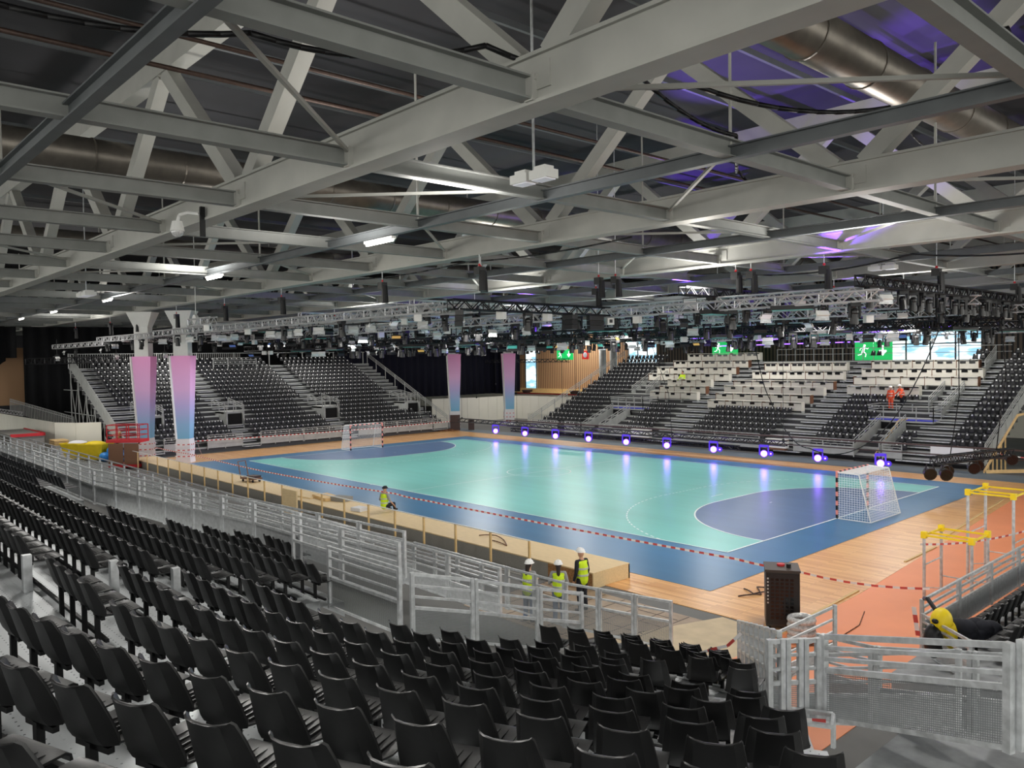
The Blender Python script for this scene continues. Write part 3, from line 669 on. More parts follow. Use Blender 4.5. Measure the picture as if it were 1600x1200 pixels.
# walkway treads for the gangway row are bare metal; dark skirts underneath
tr.build('tread', 'tread_perf', deck); rs.build('riser', 'galv_tread', deck)
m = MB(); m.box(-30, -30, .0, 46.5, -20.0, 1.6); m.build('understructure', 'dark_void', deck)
m = MB()
for d in ROWA:
    z = floorz(d); R = 8+d
    for (a, b2) in straight_ivals(d): m.bar((a, YC-R+.1, z+.12), (min(b2, 46.8 if d < 5 else 44), YC-R+.1, z+.12), .04, .04)
for d in ROWC:
    pts = [cpos(d-.1, ROWC[d]+(34.2-ROWC[d])*i/8) for i in range(9)]
    for a, b2 in zip(pts[:-1], pts[1:]): m.bar((a[0], a[1], a[2]+.15), (b2[0], b2[1], b2[2]+.15), .04, .04)
m.build('seat_rail', 'black_metal', deck)
for x, yy, zb in ((44.75, -22.9, 4.05), (44.75, -21.9, 3.8), (44.75, -21.1, 3.55), (40.2, -22.9, 4.05)):
    m = MB(); m.box(x-.05, yy-.05, zb-.1, x+.05, yy+.05, zb+.75); m.build('stair_post', 'galv', deck)
# bench frame with tape to the right of the corner block
t = thing('bench_frame', 'bare metal bench frame wrapped with red and white tape', 'bench frame', (50.3, -15.5, 1.9))
a = Vector((49.3, -15.9, 2.35)); b2 = Vector((51.2, -14.9, 2.35))
m = MB(); m.bar(a, b2, .06, .05); m.bar(a+Vector((.15, -.35, 0)), b2+Vector((.15, -.35, 0)), .06, .05)
for k in range(4):
    p = a+(b2-a)*k/3; m.bar(p, p-Vector((0, 0, .45)), .05, .05); m.bar(p, p+Vector((.15, -.35, 0)), .04, .04)
m.build('frame', 'galv', t)
def tape(pts, wd, label, name='barrier_tape', sag=.1, parent=None):
    m = MB(); P_ = []
    for a, b2 in zip(pts[:-1], pts[1:]):
        L = (Vector(b2)-Vector(a)).length; n = max(2, int(L/.6))
        for k in range(n):
            s_ = k/n; P_.append(Vector(a).lerp(Vector(b2), s_)-Vector((0, 0, sag*4*s_*(1-s_))))
    P_.append(Vector(pts[-1])); L = 0
    for a, b2 in zip(P_[:-1], P_[1:]):
        l = (b2-a).length; d_ = (b2-a).normalized(); up = Vector((0, 0, 1)) if abs(d_.z) < .9 else Vector((1, 0, 0)); up = (up-d_*d_.dot(up)).normalized()*wd/2
        m.poly([a-up, b2-up, b2+up, a+up], [(L, 0), (L+l, 0), (L+l, 1), (L, 1)]); L += l
    o = m.build(name, 'tape_stripe', parent); 
    if parent is None: tag(o, label, 'tape')
    return o
tape([(49.3, -16.1, 2.3), (51.2, -15.1, 2.3)], .1, '', 'tape_wrap', .06, t)

# ================================================================== FENCES
FN = {}
def panel(p, q, h=1.12, mesh='perf_mesh', label='', group=None, solid=.52, name='guard_rail', rails=3, tw=.055, postdrop=.0):
    p = Vector(p); q = Vector(q); t = thing(name, label, 'guard rail', tuple(p), group)
    Z = Vector((0, 0, 1)); d = (q-p).normalized()
    for c in (p+d*.04, q-d*.04):
        m = MB(); m.bar(c-Z*postdrop, c+Z*h, tw*1.25, tw*1.25, (d.x, d.y, 0)); m.build('post', 'galv', t)
    for k in range(rails+1):
        zz = h-(h*(1-solid))*k/rails
        m = MB(); m.bar(p+d*.08+Z*(zz-.03), q-d*.08+Z*(zz-.03), tw*.8, tw*(1.0 if k in (0, rails) else .7)); m.build('top_rail' if k == 0 else 'rail', 'galv', t)
    m = MB(); zl = h*solid-.05; L = (q-p).length
    a, b2 = p+d*.08, q-d*.08
    m.poly([a+Z*.06, b2+Z*.06, b2+Z*zl, a+Z*zl], [(0, 0), (L, 0), (L, zl), (0, zl)]); m.build('infill_panel', mesh, t)
    m = MB(); m.bar(p+d*.08+Z*.05, q-d*.08+Z*.05, tw*.7, tw*.8); m.build('bottom_rail', 'galv', t)
    return t
def run(pts, step, h, mesh, desc, group, **kw):
    k = 0
    for a, b2 in zip(pts[:-1], pts[1:]):
        a = Vector(a); b2 = Vector(b2); n = max(1, round((b2-a).length/step))
        for i in range(n):
            p = a.lerp(b2, i/n); q = a.lerp(b2, (i+1)/n)
            if not (inview(*(p+Vector((0, 0, h))), 100) or inview(*(q+Vector((0, 0, h))), 100)): continue
            k += 1; panel(p, q, h, mesh, 'galvanised rail panel, {} {}'.format(ordn(k), desc), group, **kw)
run([(42.55, -17.5, 2.45), (44.9, -17.45, 2.45)], 2.4, 1.2, 'perf_mesh', 'of the tall ones between middle seats and stairwell', 'guard rails around the stairwell')
run([(44.95, -17.3, 2.35), (45.2, -16.1, 2.05), (45.4, -14.7, 1.65), (45.5, -13.6, 1.35)], 1.25, 1.2, 'perf_mesh', 'going down beside the corner seats', 'guard rails around the stairwell')
run([(38.95, -16.4, 2.42), (43.2, -16.3, 2.42)], 2.1, 1.2, 'perf_mesh', 'from the left on the court side of the stairwell', 'guard rails around the stairwell')
run([(-34, -17.3, 2.42), (26.4, -17.3, 2.42), (33.5, -16.64, 2.42), (36.6, -16.25, 2.42), (39.0, -16.2, 2.42)], 1.75, 1.2, 'sheet', 'from the left, long front line of the near seats', 'long front line of guard rails', solid=.56)
run([(32.8, -14.7, 1.9), (40.2, -14.1, 1.9)], 1.9, 1.15, 'sheet', 'from the left, middle line by the stairwell', 'guard rails beyond the stairwell', solid=.5)
run([(-20, -14.2, 1.45), (37, -14.0, 1.45)], 2.0, 1.15, 'sheet', 'from the left in the second line', 'second line of guard rails', solid=.4)
run([(30.5, -13.0, 1.2), (42.4, -13.0, 1.2)], 2.0, 1.15, 'sheet', 'from the left just beyond the stairwell', 'guard rails beyond the stairwell', solid=.42)
run([(-20, -10.9, .45), (36, -10.9, .45)], 2.3, 1.1, 'sheet', 'from the left, front line of near stand', 'front guard rails of the near stand', solid=.4)
run([(36, -10.9, .45), (42.4, -10.9, .45), (45.2, -10.3, .45)], 1.0, 1.15, 'perf_mesh', 'from the left below the three workers', 'front guard rails by the workers', solid=.6, rails=2)
# cage and vertical posts by the right stairwell
run([(46.9, -10.3, .35), (48.8, -12.8, 1.3), (50.6, -15.2, 2.2)], .85, 1.2, 'perf_mesh', 'from the far end, slanting row by corner seats', 'slanting rails beside the corner seats', solid=.5)
run([(50.55, -15.45, 2.15), (50.95, -14.75, 2.1)], .27, 1.18, 'perf_mesh', 'of the close-set row by the large mesh panel', 'close-set rails')
panel((50.95, -14.72, 2.12), (53.45, -15.45, 2.82), 1.2, 'perf_mesh', 'large galvanised mesh guard rail panel at the lower right of the picture', 'right stairwell rails', solid=.62, tw=.07)
panel((53.5, -15.42, 2.85), (54.4, -13.4, 2.85), 1.2, 'perf_mesh', 'galvanised guard rail panel turning away at the lower right corner', 'right stairwell rails', tw=.06)
run([(49.2, -11.4, .9), (50.7, -12.4, 1.3), (53.6, -12.8, 2.0), (56, -12.6, 2.4)], 1.4, 1.2, 'sheet', 'around the far side of the right stairwell', 'right stairwell rails', solid=.45)
run([(49.8, -13.2, 1.2), (52.2, -13.2, 1.9)], 1.2, 1.15, 'sheet', 'in the middle of the right stairwell', 'right stairwell rails', solid=.45)
run([(49.1, -6.4, .5), (49.1, 12, .5)], 2.35, 1.12, 'sheet', 'from the near end, front of right-hand stand', 'front rails of the right-hand stand', solid=.55, tw=.06)
panel((49.15, -6.5, .45), (50.6, -7.9, .55), .9, 'sheet', 'galvanised guard rail panel across the near end of the right-hand stand', 'front rails of the right-hand stand')
panel((47.6, -10.4, .3), (48.5, -9.2, .9), 1.1, 'sheet', 'sloping hand rail on the orange floor before the right stairwell', None, solid=.3)
# right stand deck and lower floor of stairwell
t = thing('right_grandstand', 'stepped metal deck of the right-hand stand', 'grandstand', (52, 0, 0))
m = MB()
for k in range(5): m.box(49.2 if k == 0 else 49.45+.95*k, -8.2-.3*k, 0, 50.4+.95*k, 14, .5+.3*k)
m.build('step', 'galv_tread', t)
m = MB(); m.box(51.9, -20, 1.9, 57, -10.8, 2.0) if False else m.box(51.2, -15.9, 1.3, 57, -10.8, 1.4)
m.build('stairwell_landing', 'galv_tread', t)
m = MB()
for k in range(6): m.box(51.9+.0, -15.9-.3*k, 1.4+.28*k, 54.6, -15.6-.3*k, 1.46+.28*k)
m.build('stairwell_step', 'galv_tread', t)
for k, (x, y, a) in enumerate(((51.6, -12.6, 20), (52.4, -12.3, -10))):
    t = thing('folded_seat', 'black folded seat lying on the floor of the right stairwell, '+('left one' if k == 0 else 'right one'), 'seat', (x, y, 1.72))
    m = MB(); m.bar((x-.25, y, 1.76), (x+.25, y+.05*k, 1.8), .42, .05); m.build('seat_pan', 'seat_black', t)
    m = MB(); m.bar((x-.25, y+.22, 1.84), (x+.25, y+.25, 1.94), .06, .2); m.build('backrest', 'seat_black', t)

# ================================================================== FAR STAND (along the far sideline)
NR = 18; FP = .8; FR = .36
fy = lambda k: 28.5+FP*k
fz = lambda k: .42+FR*k
def farblocks(k):
    b = [(.5, 6.4 if k > 6 else 5.6)]
    if k <= 5: b += [(10.9, 14.2)]
    elif 8 <= k <= 19: pass
    elif k == 7: b += [(11.3, 14.5)]
    if k <= 5: b.append((17.8, 25.2))
    if k <= 7: b.append((28.3, 31.4))
    if k == 8: b.append((28.3, 33.4))
    if k <= 2: b.append((34.0, 35.3))
    b.append((37.2, 39.4))
    if k >= 15: b.append((34.6, 35.9))
    if k == 17: b += [(26.6, 27.6)]
    return b
for k in range(NR):
    for (a, b2) in farblocks(k):
        n = int((b2-a)/.5)
        for i in range(n): add_far(a+.25+i*.5, fy(k)+.3, fz(k), math.pi)
t = thing('far_grandstand', 'stepped metal deck of the grandstand along the far side of the court', 'grandstand', (20, 36, 0))
m = MB()
for k in range(NR): m.box(0, fy(k)-.26, 0 if k < 1 else fz(k)-.45, 39.6, fy(k)+.54 if k < NR-1 else 44.5, fz(k)-.09)
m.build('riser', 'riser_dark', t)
m = MB()
for k in range(NR): m.box(0, fy(k)-.3, fz(k)-.09, 39.6, fy(k)+.52 if k < NR-1 else 44.5, fz(k))
m.build('step', 'galv_far', t)
for x0, x1 in ((14.6, 17.3), (26.0, 28.0), (34.6, 37.0), (6.5, 7.1)):
    m = MB()
    for k in range(NR):
        if x0 < 10 and k > 6: continue
        m.box(x0, fy(k)-.7, fz(k)-.2, x1, fy(k)-.3, fz(k)-.16); m.box(x0, fy(k)-.74, fz(k)-.2, x1, fy(k)-.7, fz(k)-.12)
    m.build('stair_flight', 'galv', t)
m = MB(); m.box(0, fy(0)-.36, .0, 39.6, fy(0)-.32, .2); m.build('dark_base', 'dark_void', t)
def simple_fence(m, a, b2, h=1.05, n=None, rails=2, infill=None):
    a = Vector(a); b2 = Vector(b2); Z = Vector((0, 0, 1)); L = (b2-a).length; n = n or max(1, round(L/1.8))
    for i in range(n+1): p = a.lerp(b2, i/n); m.bar(p, p+Z*h, .05, .05, (1, 0, 0))
    for k in range(rails+1): m.bar(a+Z*h*(1-k*.18), b2+Z*h*(1-k*.18), .04, .04)
def fencething(a, b2, label, group=None, h=1.05, infill='galv_far', frac=.55, step=1.9):
    a = Vector(a); b2 = Vector(b2); t = thing('guard_rail', label, 'guard rail', tuple(a), group); Z = Vector((0, 0, 1)); L = (b2-a).length; n = max(1, round(L/step))
    for i in range(n+1):
        p = a.lerp(b2, i/n); m = MB(); m.bar(p-Z*.1, p+Z*h, .055, .055, (1, 0, 0)); m.build('post', 'galv_far', t)
    for k in range(3): m = MB(); m.bar(a+Z*(h-k*.17), b2+Z*(h-k*.17), .04, .045); m.build('rail', 'galv_far', t)
    if infill: m = MB(); m.bar(a+Z*h*frac/2, b2+Z*h*frac/2, .02, h*frac); m.build('infill_panel', infill, t)
    return t
G = 'front guard rails of the far stand'
for i, (a, b2) in enumerate(((1.0, 4.2), (5.2, 7.0), (10.6, 14.3), (17.3, 24.9), (27.6, 31.9), (33.8, 35.0), (37.1, 39.5))):
    fencething((a, fy(0)-.75, .35), (b2, fy(0)-.75, .35), 'metal guard rail along the foot of the far stand, {} stretch from the left'.format(ordn(i+1)), G)
fencething((0, fy(0)-.4, .4), (0, fy(17)+.5, fz(17)+.1), 'long sloping guard rail down the left end of the far stand', infill=None, h=1.15)
fencething((39.7, fy(0)-.4, .4), (39.7, fy(9), fz(9)+.1), 'sloping guard rail down the right end of the far stand', h=1.2, step=1.5)
fencething((36.1, fy(14), fz(14)), (36.1, fy(17), fz(17)), 'short sloping guard rail at the top right stairs of the far stand')
fencething((34.0, fy(8), fz(7)), (34.2, fy(11), fz(10)), 'short sloping guard rail left of the right stairs, below the press desks')
fencething((35.4, fy(6), fz(6)), (35.5, fy(11), fz(10)), 'second short sloping guard rail left of the right stairs')
fencething((6.6, fy(9), fz(8)), (6.7, fy(13), fz(12)), 'sloping guard rail left of the left press desks, upper')
fencething((8.3, fy(9), fz(8)), (8.4, fy(13), fz(12)), 'sloping guard rail beside the left press desks, lower')
t = thing('timber_guard', 'raw timber stair guard at the right end of the far stand', 'guard', (40.0, 27, 0))
a0 = Vector((40.0, 27.0, .1)); a1 = Vector((40.6, 31, 3.2)); a2 = Vector((43, 33, 3.9))
m = MB(); m.bar(a0, a1, .07, .14); m.bar(a1, a2, .07, .14); m.bar(a0+Vector((.1, 0, 0)), Vector((45, 28.6, .5)), .07, .2); m.build('top_board', 'pine', t)
for k in range(9):
    s_ = k/8; p = a0.lerp(a1, s_) if k < 6 else a1.lerp(a2, (k-5)/3); m = MB(); m.bar((p.x, p.y, 0), p, .07, .07, (1, 0, 0)); m.build('post', 'pine', t)
m = MB(); m.box(36.9, 27.3, .8, 39.3, 27.36, 1.45); tag(m.build('white_board', 'cream_skirt'), 'white board on the rail at the foot of the right block, far stand', 'board')
# vomitories with blue carpeted camera platforms
def far_platform(x0, x1, k, label, sx0, sx1):
    y0, z = fy(k)-.6, fz(k)+.25
    t = thing('camera_platform', label, 'platform', (x0, y0, z))
    m = MB(); m.box(x0, y0, z-.12, x1, y0+2.2, z); m.build('deck', 'galv_far', t)
    m = MB(); m.box(x0+.1, y0+.05, z, x1-.1, y0+2.1, z+.03); m.build('carpet', 'blue_carpet', t)
    m = MB(); m.box(sx0, fy(0)-.8, .0, sx1, y0+.1, .06); m.box(sx0+.05, y0-.02, 0.05, sx1-.05, y0+1.5, z-.14); m.build('opening', 'dark_void', t)
    m = MB()
    simple_fence(m, (x0, y0, z), (x0, y0+2.2, z)); simple_fence(m, (x1, y0, z), (x1, y0+2.2, z)); simple_fence(m, (x0, y0, z), (x1, y0, z), 1.0, 4); simple_fence(m, (x0, y0+2.2, z), (x1, y0+2.2, z), 1.05, 4)
    m.build('railing', 'galv_far', t)
    for sx in (sx0, sx1):
        m = MB(); a = Vector((sx, fy(0)-.8, .35)); b3 = Vector((sx, y0, fz(k-1)))
        simple_fence(m, a, b3, 1.05, 5, 3); m.bar(a+Vector((0, 0, .35)), b3+Vector((0, 0, .35)), .03, .7); m.build('stair_railing', 'galv_far', t)
    return t
far_platform(7.1, 10.9, 5, 'left blue-carpeted platform with railings above a stair opening, far stand', 7.4, 9.4)
far_platform(31.0, 35.4, 5, 'right blue-carpeted platform with railings above a stair opening, far stand', 31.9, 33.6)
m = MB(); m.bar((33.3, 27.6, .4), (33.3, 31.5, 2.5), .05, .12); m.bar((33.3, 31.5, 2.5), (33.6, 32.2, 2.6), .05, .12)
for k in range(5): m.bar((33.3, 27.9+k*.85, 0.1), (33.3, 27.9+k*.85, .6+k*.46), .05, .05, (1, 0, 0))
tag(m.build('timber_handrail', 'pine'), 'raw timber hand rail in the right stair opening of the far stand', 'hand rail')
# press desks
DESK = {'left': [((9.86, 34.3, 3.34), 15.0, 3), ((10.13, 35.4, 3.83), 15.2, 3), ((10.16, 36.6, 4.39), 14.9, 3), ((6.99, 37.8, 4.9), 16.0, 6), ((7.08, 39.05, 5.47), 16.0, 6), ((8.1, 40.35, 6.06), 16.45, 5), ((8.72, 41.85, 6.73), 16.7, 5)],
'middle': [((16.9, 33.1, 2.8), 25.4, 5), ((16.9, 34.3, 3.33), 25.5, 5), ((16.95, 35.55, 3.9), 25.95, 5), ((17.25, 36.55, 4.34), 26.3, 5), ((18.1, 38.2, 5.1), 26.3, 5), ((18.35, 39.8, 5.8), 25.85, 6)],
'right': [((27.66, 35.9, 4.05), 33.0, 3), ((27.46, 37.4, 4.75), 36.4, 5), ((27.55, 38.7, 5.3), 36.3, 5), ((27.7, 40.1, 5.92), 35.6, 5)]}
for g, L in DESK.items():
    for r, ((x0, y, z), x1, n) in enumerate(L):
        wd = (x1-x0)/n
        for i in range(n):
            xa = x0+wd*i; xb = xa+wd
            t = thing('press_desk', 'white press desk, {} from the left, {} row up, {} desk group'.format(ordn(i+1), ordn(r+1), g), 'desk', (xa, y, z-.05), 'white press desk units')
            m = MB(); m.box(xa+.02, y-.03, z-.02, xb-.02, y, z+.52); m.build('front_panel', 'desk_white', t)
            m = MB(); m.box(xa, y-.1, z+.62, xb, y+.45, z+.66); m.build('worktop', 'desk_white', t)
            for xs_ in (xa, xb-.05): m = MB(); m.box(xs_, y-.04, z-.05, xs_+.05, y+.45, z+.64); m.build('side_panel', 'wood_brown' if (i+r) % 2 else 'desk_white', t)
            up = r >= len(L)-2
            for q in range(2 if up else 1):
                cx = xa+wd*(.3+.4*q if up else .5)
                m = MB(); m.box(cx-.2, y-.06, z+.36, cx+.2, y-.03, z+.55); m.build('screen_slot', 'glass_dark', t)
            for xs_ in (xa, xb-.06): m = MB(); m.box(xs_, y+.05, z-.3, xs_+.06, y+.45, z-.05); m.build('support', 'galv_far', t)
m = MB()
for x in [17+.9*i for i in range(11)]: m.bar((x, 44.4, fz(17)), (x, 44.4, fz(17)+1.1), .05, .05)
m.bar((17, 44.4, fz(17)+1.1), (36.5, 44.4, fz(17)+1.1), .05, .05); m.bar((17, 44.4, fz(17)+.6), (36.5, 44.4, fz(17)+.6), .04, .04)
tag(m.build('balustrade', 'galv_far'), 'metal balustrade along the back edge of the far stand', 'balustrade')
for k, (x, y, w_) in enumerate(((13.1, 28.0, 1.9), (25.6, 27.9, 1.6))):
    t = thing('crate', 'pale flight case standing on the rail line of the far stand, '+('left one' if k == 0 else 'right one'), 'case', (x, y, .35))
    m = MB(); m.box(x, y-.5, .5, x+w_, y-.1, 1.15); m.build('body', 'white_paint', t)
    m = MB(); m.box(x-.02, y-.53, 1.02, x+w_+.02, y-.08, 1.08); m.box(x+.1, y-.5, .35, x+w_-.1, y-.1, .5); m.build('edge', 'wood_brown', t)

# ================================================================== LEFT STAND (behind the left goal)
LRX = lambda k: -8.5-FP*k
LRZ = lambda k: .42+FR*k
for k in range(19):
    segs = [(-3.1, 3.1), (4.7, 12.4), (14.1, 22.6)] if k < 5 else [(-3.4, 2.9), (4.6, 12.2), (14.0, 22.4)]
    if k >= 5: segs[0] = (-2.9 if k < 8 else -4.5, segs[0][1])
    if 4 <= k <= 7: segs = [(-2.9, 2.0), (6.0, 11.0), (14.6, 21.0)]
    for a, b2 in segs:
        for i in range(int((b2-a)/.5)): add_far(LRX(k)-.3, a+.25+.5*i, LRZ(k), R_(-90))
    if k < 3: 
        for i in range(2): add_far(LRX(k)-.3, 23.6+.5*i, LRZ(k), R_(-90))
t = thing('left_grandstand', 'stepped metal deck of the grandstand behind the left goal', 'grandstand', (-16, 9, 0))
m = MB()
for k in range(19): m.box(LRX(k)-.54, -6, LRZ(k)-.45, LRX(k)+.26, 24.6, LRZ(k)-.09)
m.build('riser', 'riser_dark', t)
m = MB()
for k in range(19): m.box(LRX(k)-.52, -6, LRZ(k)-.09, LRX(k)+.3, 24.6, LRZ(k))
m.build('step', 'galv_far', t)
for y0, y1 in ((-5.8, -3.2), (3.2, 4.6), (12.5, 14.0), (22.7, 24.4)):
    m = MB()
    for k in range(19): m.box(LRX(k)+.3, y0, LRZ(k)-.2, LRX(k)+.62, y1, LRZ(k)-.16)
    m.build('stair_flight', 'galv', t)
m = MB(); m.box(-9.2, -5.9, 0, -9.1, 24.5, .4); m.box(-24.0, -5.7, .0, -23.9, 24.4, 6.5); m.build('dark_underside', 'dark_void', t)
m = MB()
for k in range(0, 19, 3):
    x = LRX(k); m.tube((x, -6, 0), (x, -6, LRZ(k)), .05, 6)
    for z in range(1, int(LRZ(k))+1, 2): m.tube((x, -6, z), (x-2.4, -6, z), .035, 6)
    if k < 16: m.tube((x, -6, 0), (x-2.4, -6, LRZ(k)), .035, 6); m.tube((x-2.4, -6, .2), (x, -6, LRZ(k)), .035, 6)
    m.tube((x, -4.4, 0), (x, -4.4, LRZ(k)), .05, 6)
m.build('scaffold', 'galv_far', t)
fencething((-8.2, -6, .4), (LRX(18), -6, LRZ(18)), 'long sloping guard rail down the left end of the left stand', h=1.2, frac=.9)
fencething((-8.2, 24.6, .4), (LRX(18), 24.6, LRZ(18)), 'long sloping guard rail down the right end of the left stand', h=1.2, infill=None)
t = thing('back_railing', 'tall barred railing along the top row of the left stand', 'railing', (LRX(18)-.6, 0, LRZ(18)))
m = MB()
for i in range(80): m.bar((LRX(18)-.6, -6+i*.2, LRZ(18)), (LRX(18)-.6, -6+i*.2, LRZ(18)+1.3), .03, .03, (1, 0, 0))
m.bar((LRX(18)-.6, -6, LRZ(18)+1.3), (LRX(18)-.6, 24.6, LRZ(18)+1.3), .05, .05)
for i in range(9): m.bar((LRX(18)-.6, -6+i*3.8, LRZ(18)), (LRX(18)-.6, -6+i*3.8, LRZ(18)+1.35), .08, .08, (1, 0, 0))
m.build('bars', 'galv_far', t)
for i, (a, b2) in enumerate(((-3.2, -1.0), (.2, 3.1), (4.7, 8.6), (8.7, 12.4), (14.2, 18.4), (18.5, 22.6), (22.8, 24.5))):
    fencething((-8.05, a, .35), (-8.05, b2, .35), 'metal guard rail along the foot of the left stand, {} stretch from the left'.format(ordn(i+1)), 'front guard rails of the left stand', step=1.45)
for i, y in enumerate((-3.6, 3.2, 12.6, 22.0)):
    x0, x1 = LRX(4)+.3, LRX(7)
    t = thing('stair_opening', 'stair opening with guard rails in the left stand, {} from the left'.format(ordn(i+1)), 'opening', (x0, y, LRZ(4)), 'stair openings in the left stand')
    m = MB(); m.box(x1, y, LRZ(4)-1.3, x0, y+.1, LRZ(7)); m.box(x1, y+1.5, LRZ(4)-1.3, x0, y+1.6, LRZ(7)); m.box(x1, y, LRZ(7)-.15, x0-.5, y+1.6, LRZ(7)+.02); m.build('wall', 'galv_far', t)
    m = MB(); m.box(x0-.4, y+.1, LRZ(4)-.4, x0-.3, y+1.5, LRZ(7)-.15); m.build('dark_opening', 'dark_void', t)
    m = MB(); z = LRZ(7); simple_fence(m, (x0, y+.05, z-.3), (x1-.6, y+.05, z+.2), .9); simple_fence(m, (x0, y+1.55, z-.3), (x1-.6, y+1.55, z+.2), .9); simple_fence(m, (x0-.4, y, z), (x0-.4, y+1.6, z), .9, 2); m.build('railing', 'galv_far', t)
t = thing('scorer_platform', 'railed platform near the top centre of the left stand', 'platform', (-22.5, 8.5, 6.6))
m = MB(); m.box(-23.6, 6.2, 6.4, -21.4, 10.6, 6.6); m.build('deck', 'galv_far', t)
m = MB(); simple_fence(m, (-21.4, 6.2, 6.6), (-21.4, 10.6, 6.6), 1.1, 3, 3); m.build('railing', 'galv_far', t)

far = FAR.build('spectator_seat_block', ['seat_far', 'tag_white']); tag(far, 'rows of empty dark seats filling the left and far grandstands', 'seats', kind='stuff')

# ================================================================== WRAPPED COLUMNS
for i, (x, y, w0, w1, lab) in enumerate([(-5.9, -5.2, .85, 1.45, 'front left'), (-3.1, -3.4, .95, 1.5, 'second from the left'), (-10.8, 27.6, 1.0, 1.5, 'third from the left'), (-8.4, 33.2, 1.0, 1.45, 'rightmost')]):
    t = thing('wrapped_column', 'tapered column clad in pink-to-blue printed cloth, {} of the four'.format(lab), 'column', (x, y, 0), 'wrapped columns')
    a = R_(137.7-90+(0 if i < 2 else 8)); cx, sx = math.cos(a), math.sin(a)
    def ring(z, w_, dp): return [(x+cx*u*w_/2-sx*v*dp/2, y+sx*u*w_/2+cx*v*dp/2, z) for u, v in ((-1, -1), (1, -1), (1, 1), (-1, 1))]
    m = MB(); m.grid([ring(1.75, w0, .8), ring(7.75, w1, 1.1)], True); m.build('cladding', 'gradient_cloth', t)
    m = MB(); m.grid([ring(7.75, w1*.7, .8), ring(9.9, w1*.7, .8), ring(11, w1*1.3, 1.3)], True); m.build('capital', 'white_paint', t)
    m = MB(); m.grid([ring(0, w0*1.15, .95), ring(.6, w0*1.02, .9), ring(1.2, w0*1.12, .95), ring(1.75, w0*1.0, .86)], True); m.build('plastic_wrap', 'cream_skirt', t)
    m = MB(); q = ring(1.75, w0, .8); q2 = ring(7.75, w1, 1.1); m.bar(q[0], q2[0], .12, .12); m.build('corner_strip', 'white_paint', t)
    for z in (.5, .95, 1.35):
        q = ring(z, w0*1.16, 1.0); tape([q[0], q[1], q[2], q[3], q[0]], .07, '', 'tape_wrap', .03, t)

# ================================================================== GOALS
def goal(x0, sg, label):
    t = thing('handball_goal', label, 'goal', (x0, 8.5, 0))
    for y in (8.5, 11.5):
        m = MB(); n = 5
        for k in range(10): m.cur = k % 2; m.box(x0-.04, y-.04, k*.2, x0+.04, y+.04, (k+1)*.2)
        m.build('goal_post', ['black_metal', 'post_pink'], t)
    m = MB()
    for k in range(15): m.cur = k % 2; m.box(x0-.04, 8.46+k*.2053, 2.0, x0+.04, 8.46+(k+1)*.2053, 2.08)
    m.build('crossbar', ['post_pink', 'black_metal'], t)
    m = MB(); xb, xt = x0+sg*1.45, x0+sg*.95
    for y in (8.5, 11.5):
        m.tube((xb, y, .03), (x0, y, .03), .025, 6); m.tube((xb, y, .03), (xt, y, 2.0), .025, 6); m.tube((xt, y, 2.0), (x0, y, 2.04), .025, 6)
    m.tube((xb, 8.5, .03), (xb, 11.5, .03), .025, 6); m.build('rear_frame', 'white_paint', t)
    m = MB(); r = .0075
    for k in range(31):
        y = 8.5+k*.1; m.tube((xb, y, .05), (xt, y, 2.0), r, 3, cap=False); m.tube((xt, y, 2.0), (x0, y, 2.04), r, 3, cap=False)
    for k in range(21):
        s_ = k/20; x = xb+(xt-xb)*s_; z = .05+1.95*s_
        m.tube((x, 8.5, z), (x, 11.5, z), r, 3, cap=False)
        for y in (8.5, 11.5): m.tube((x, y, z), (x0, y, z), r, 3, cap=False)
    for y in (8.5, 11.5):
        for k in range(1, 13):
            x = x0+sg*k*.11; zt = 2.0 if abs(x-x0) < .95 else 2.0*(1-(abs(x-x0)-.95)/.5)
            if zt > .1: m.tube((x, y, .04), (x, y, zt), r, 3, cap=False)
    for k in range(1, 9): m.tube((x0+sg*k*.11, 8.5, 2.03), (x0+sg*k*.11, 11.5, 2.03), r, 3, cap=False)
    m.build('net', 'tag_white', t)
mat('post_pink', (228, 142, 132), .5)
goal(40, 1, 'handball goal with striped posts and white net at the near right end'); goal(0, -1, 'handball goal with dark striped posts and white net before the left stand')

# ================================================================== PLYWOOD PLATFORM, POSTS, CLUTTER
t = thing('plywood_platform', 'long low plywood platform between the near stand and the court', 'platform', (13, -5.9, 0))
m = MB(); m.box(-4.6, -6.75, .46, 39.6, -5.0, .5); m.build('top_board', 'ply', t)
m = MB(); m.box(-4.6, -6.72, 0, 37.6, -6.68, .46); m.build('skirt', 'cloth_grey', t)
m = MB(); m.box(39.56, -6.75, 0, 39.6, -5.0, .46); m.build('end_board', 'ply', t)
m = MB(); m.box(37.6, -6.73, .02, 39.56, -6.62, .46)
m.build('chipboard_core', 'osb', t)
m = MB(); m.box(-4.6, -5.06, 0, 39.6, -5.0, .46); m.build('court_side_board', 'ply', t)
m = MB(); m.box(-9, -6.9, 0, 37.4, -6.75, .02) if False else m.box(-4.6, -7.25, .0, 37, -6.75, .018); tag(m.build('grey_runner', 'cloth_grey'), 'narrow grey cloth strip on the floor beside the plywood platform', 'cloth')
for k in range(23):
    x = 37.3-1.93*k
    m = MB(); m.box(x-.035, -7.3, 0, x+.035, -7.24, 1.22)
    t = tag(m.build('timber_post', 'pine'), 'slim timber post beside the plywood platform, {} from its right end'.format(ordn(k+1)), 'post', 'timber posts along the platform')
m = MB(); m.box(-5.5, -7.3, 1.22, 37.35, -7.25, 1.25); tag(m.build('top_batten', 'white_paint'), 'thin pale batten across the tops of the timber posts', 'batten')
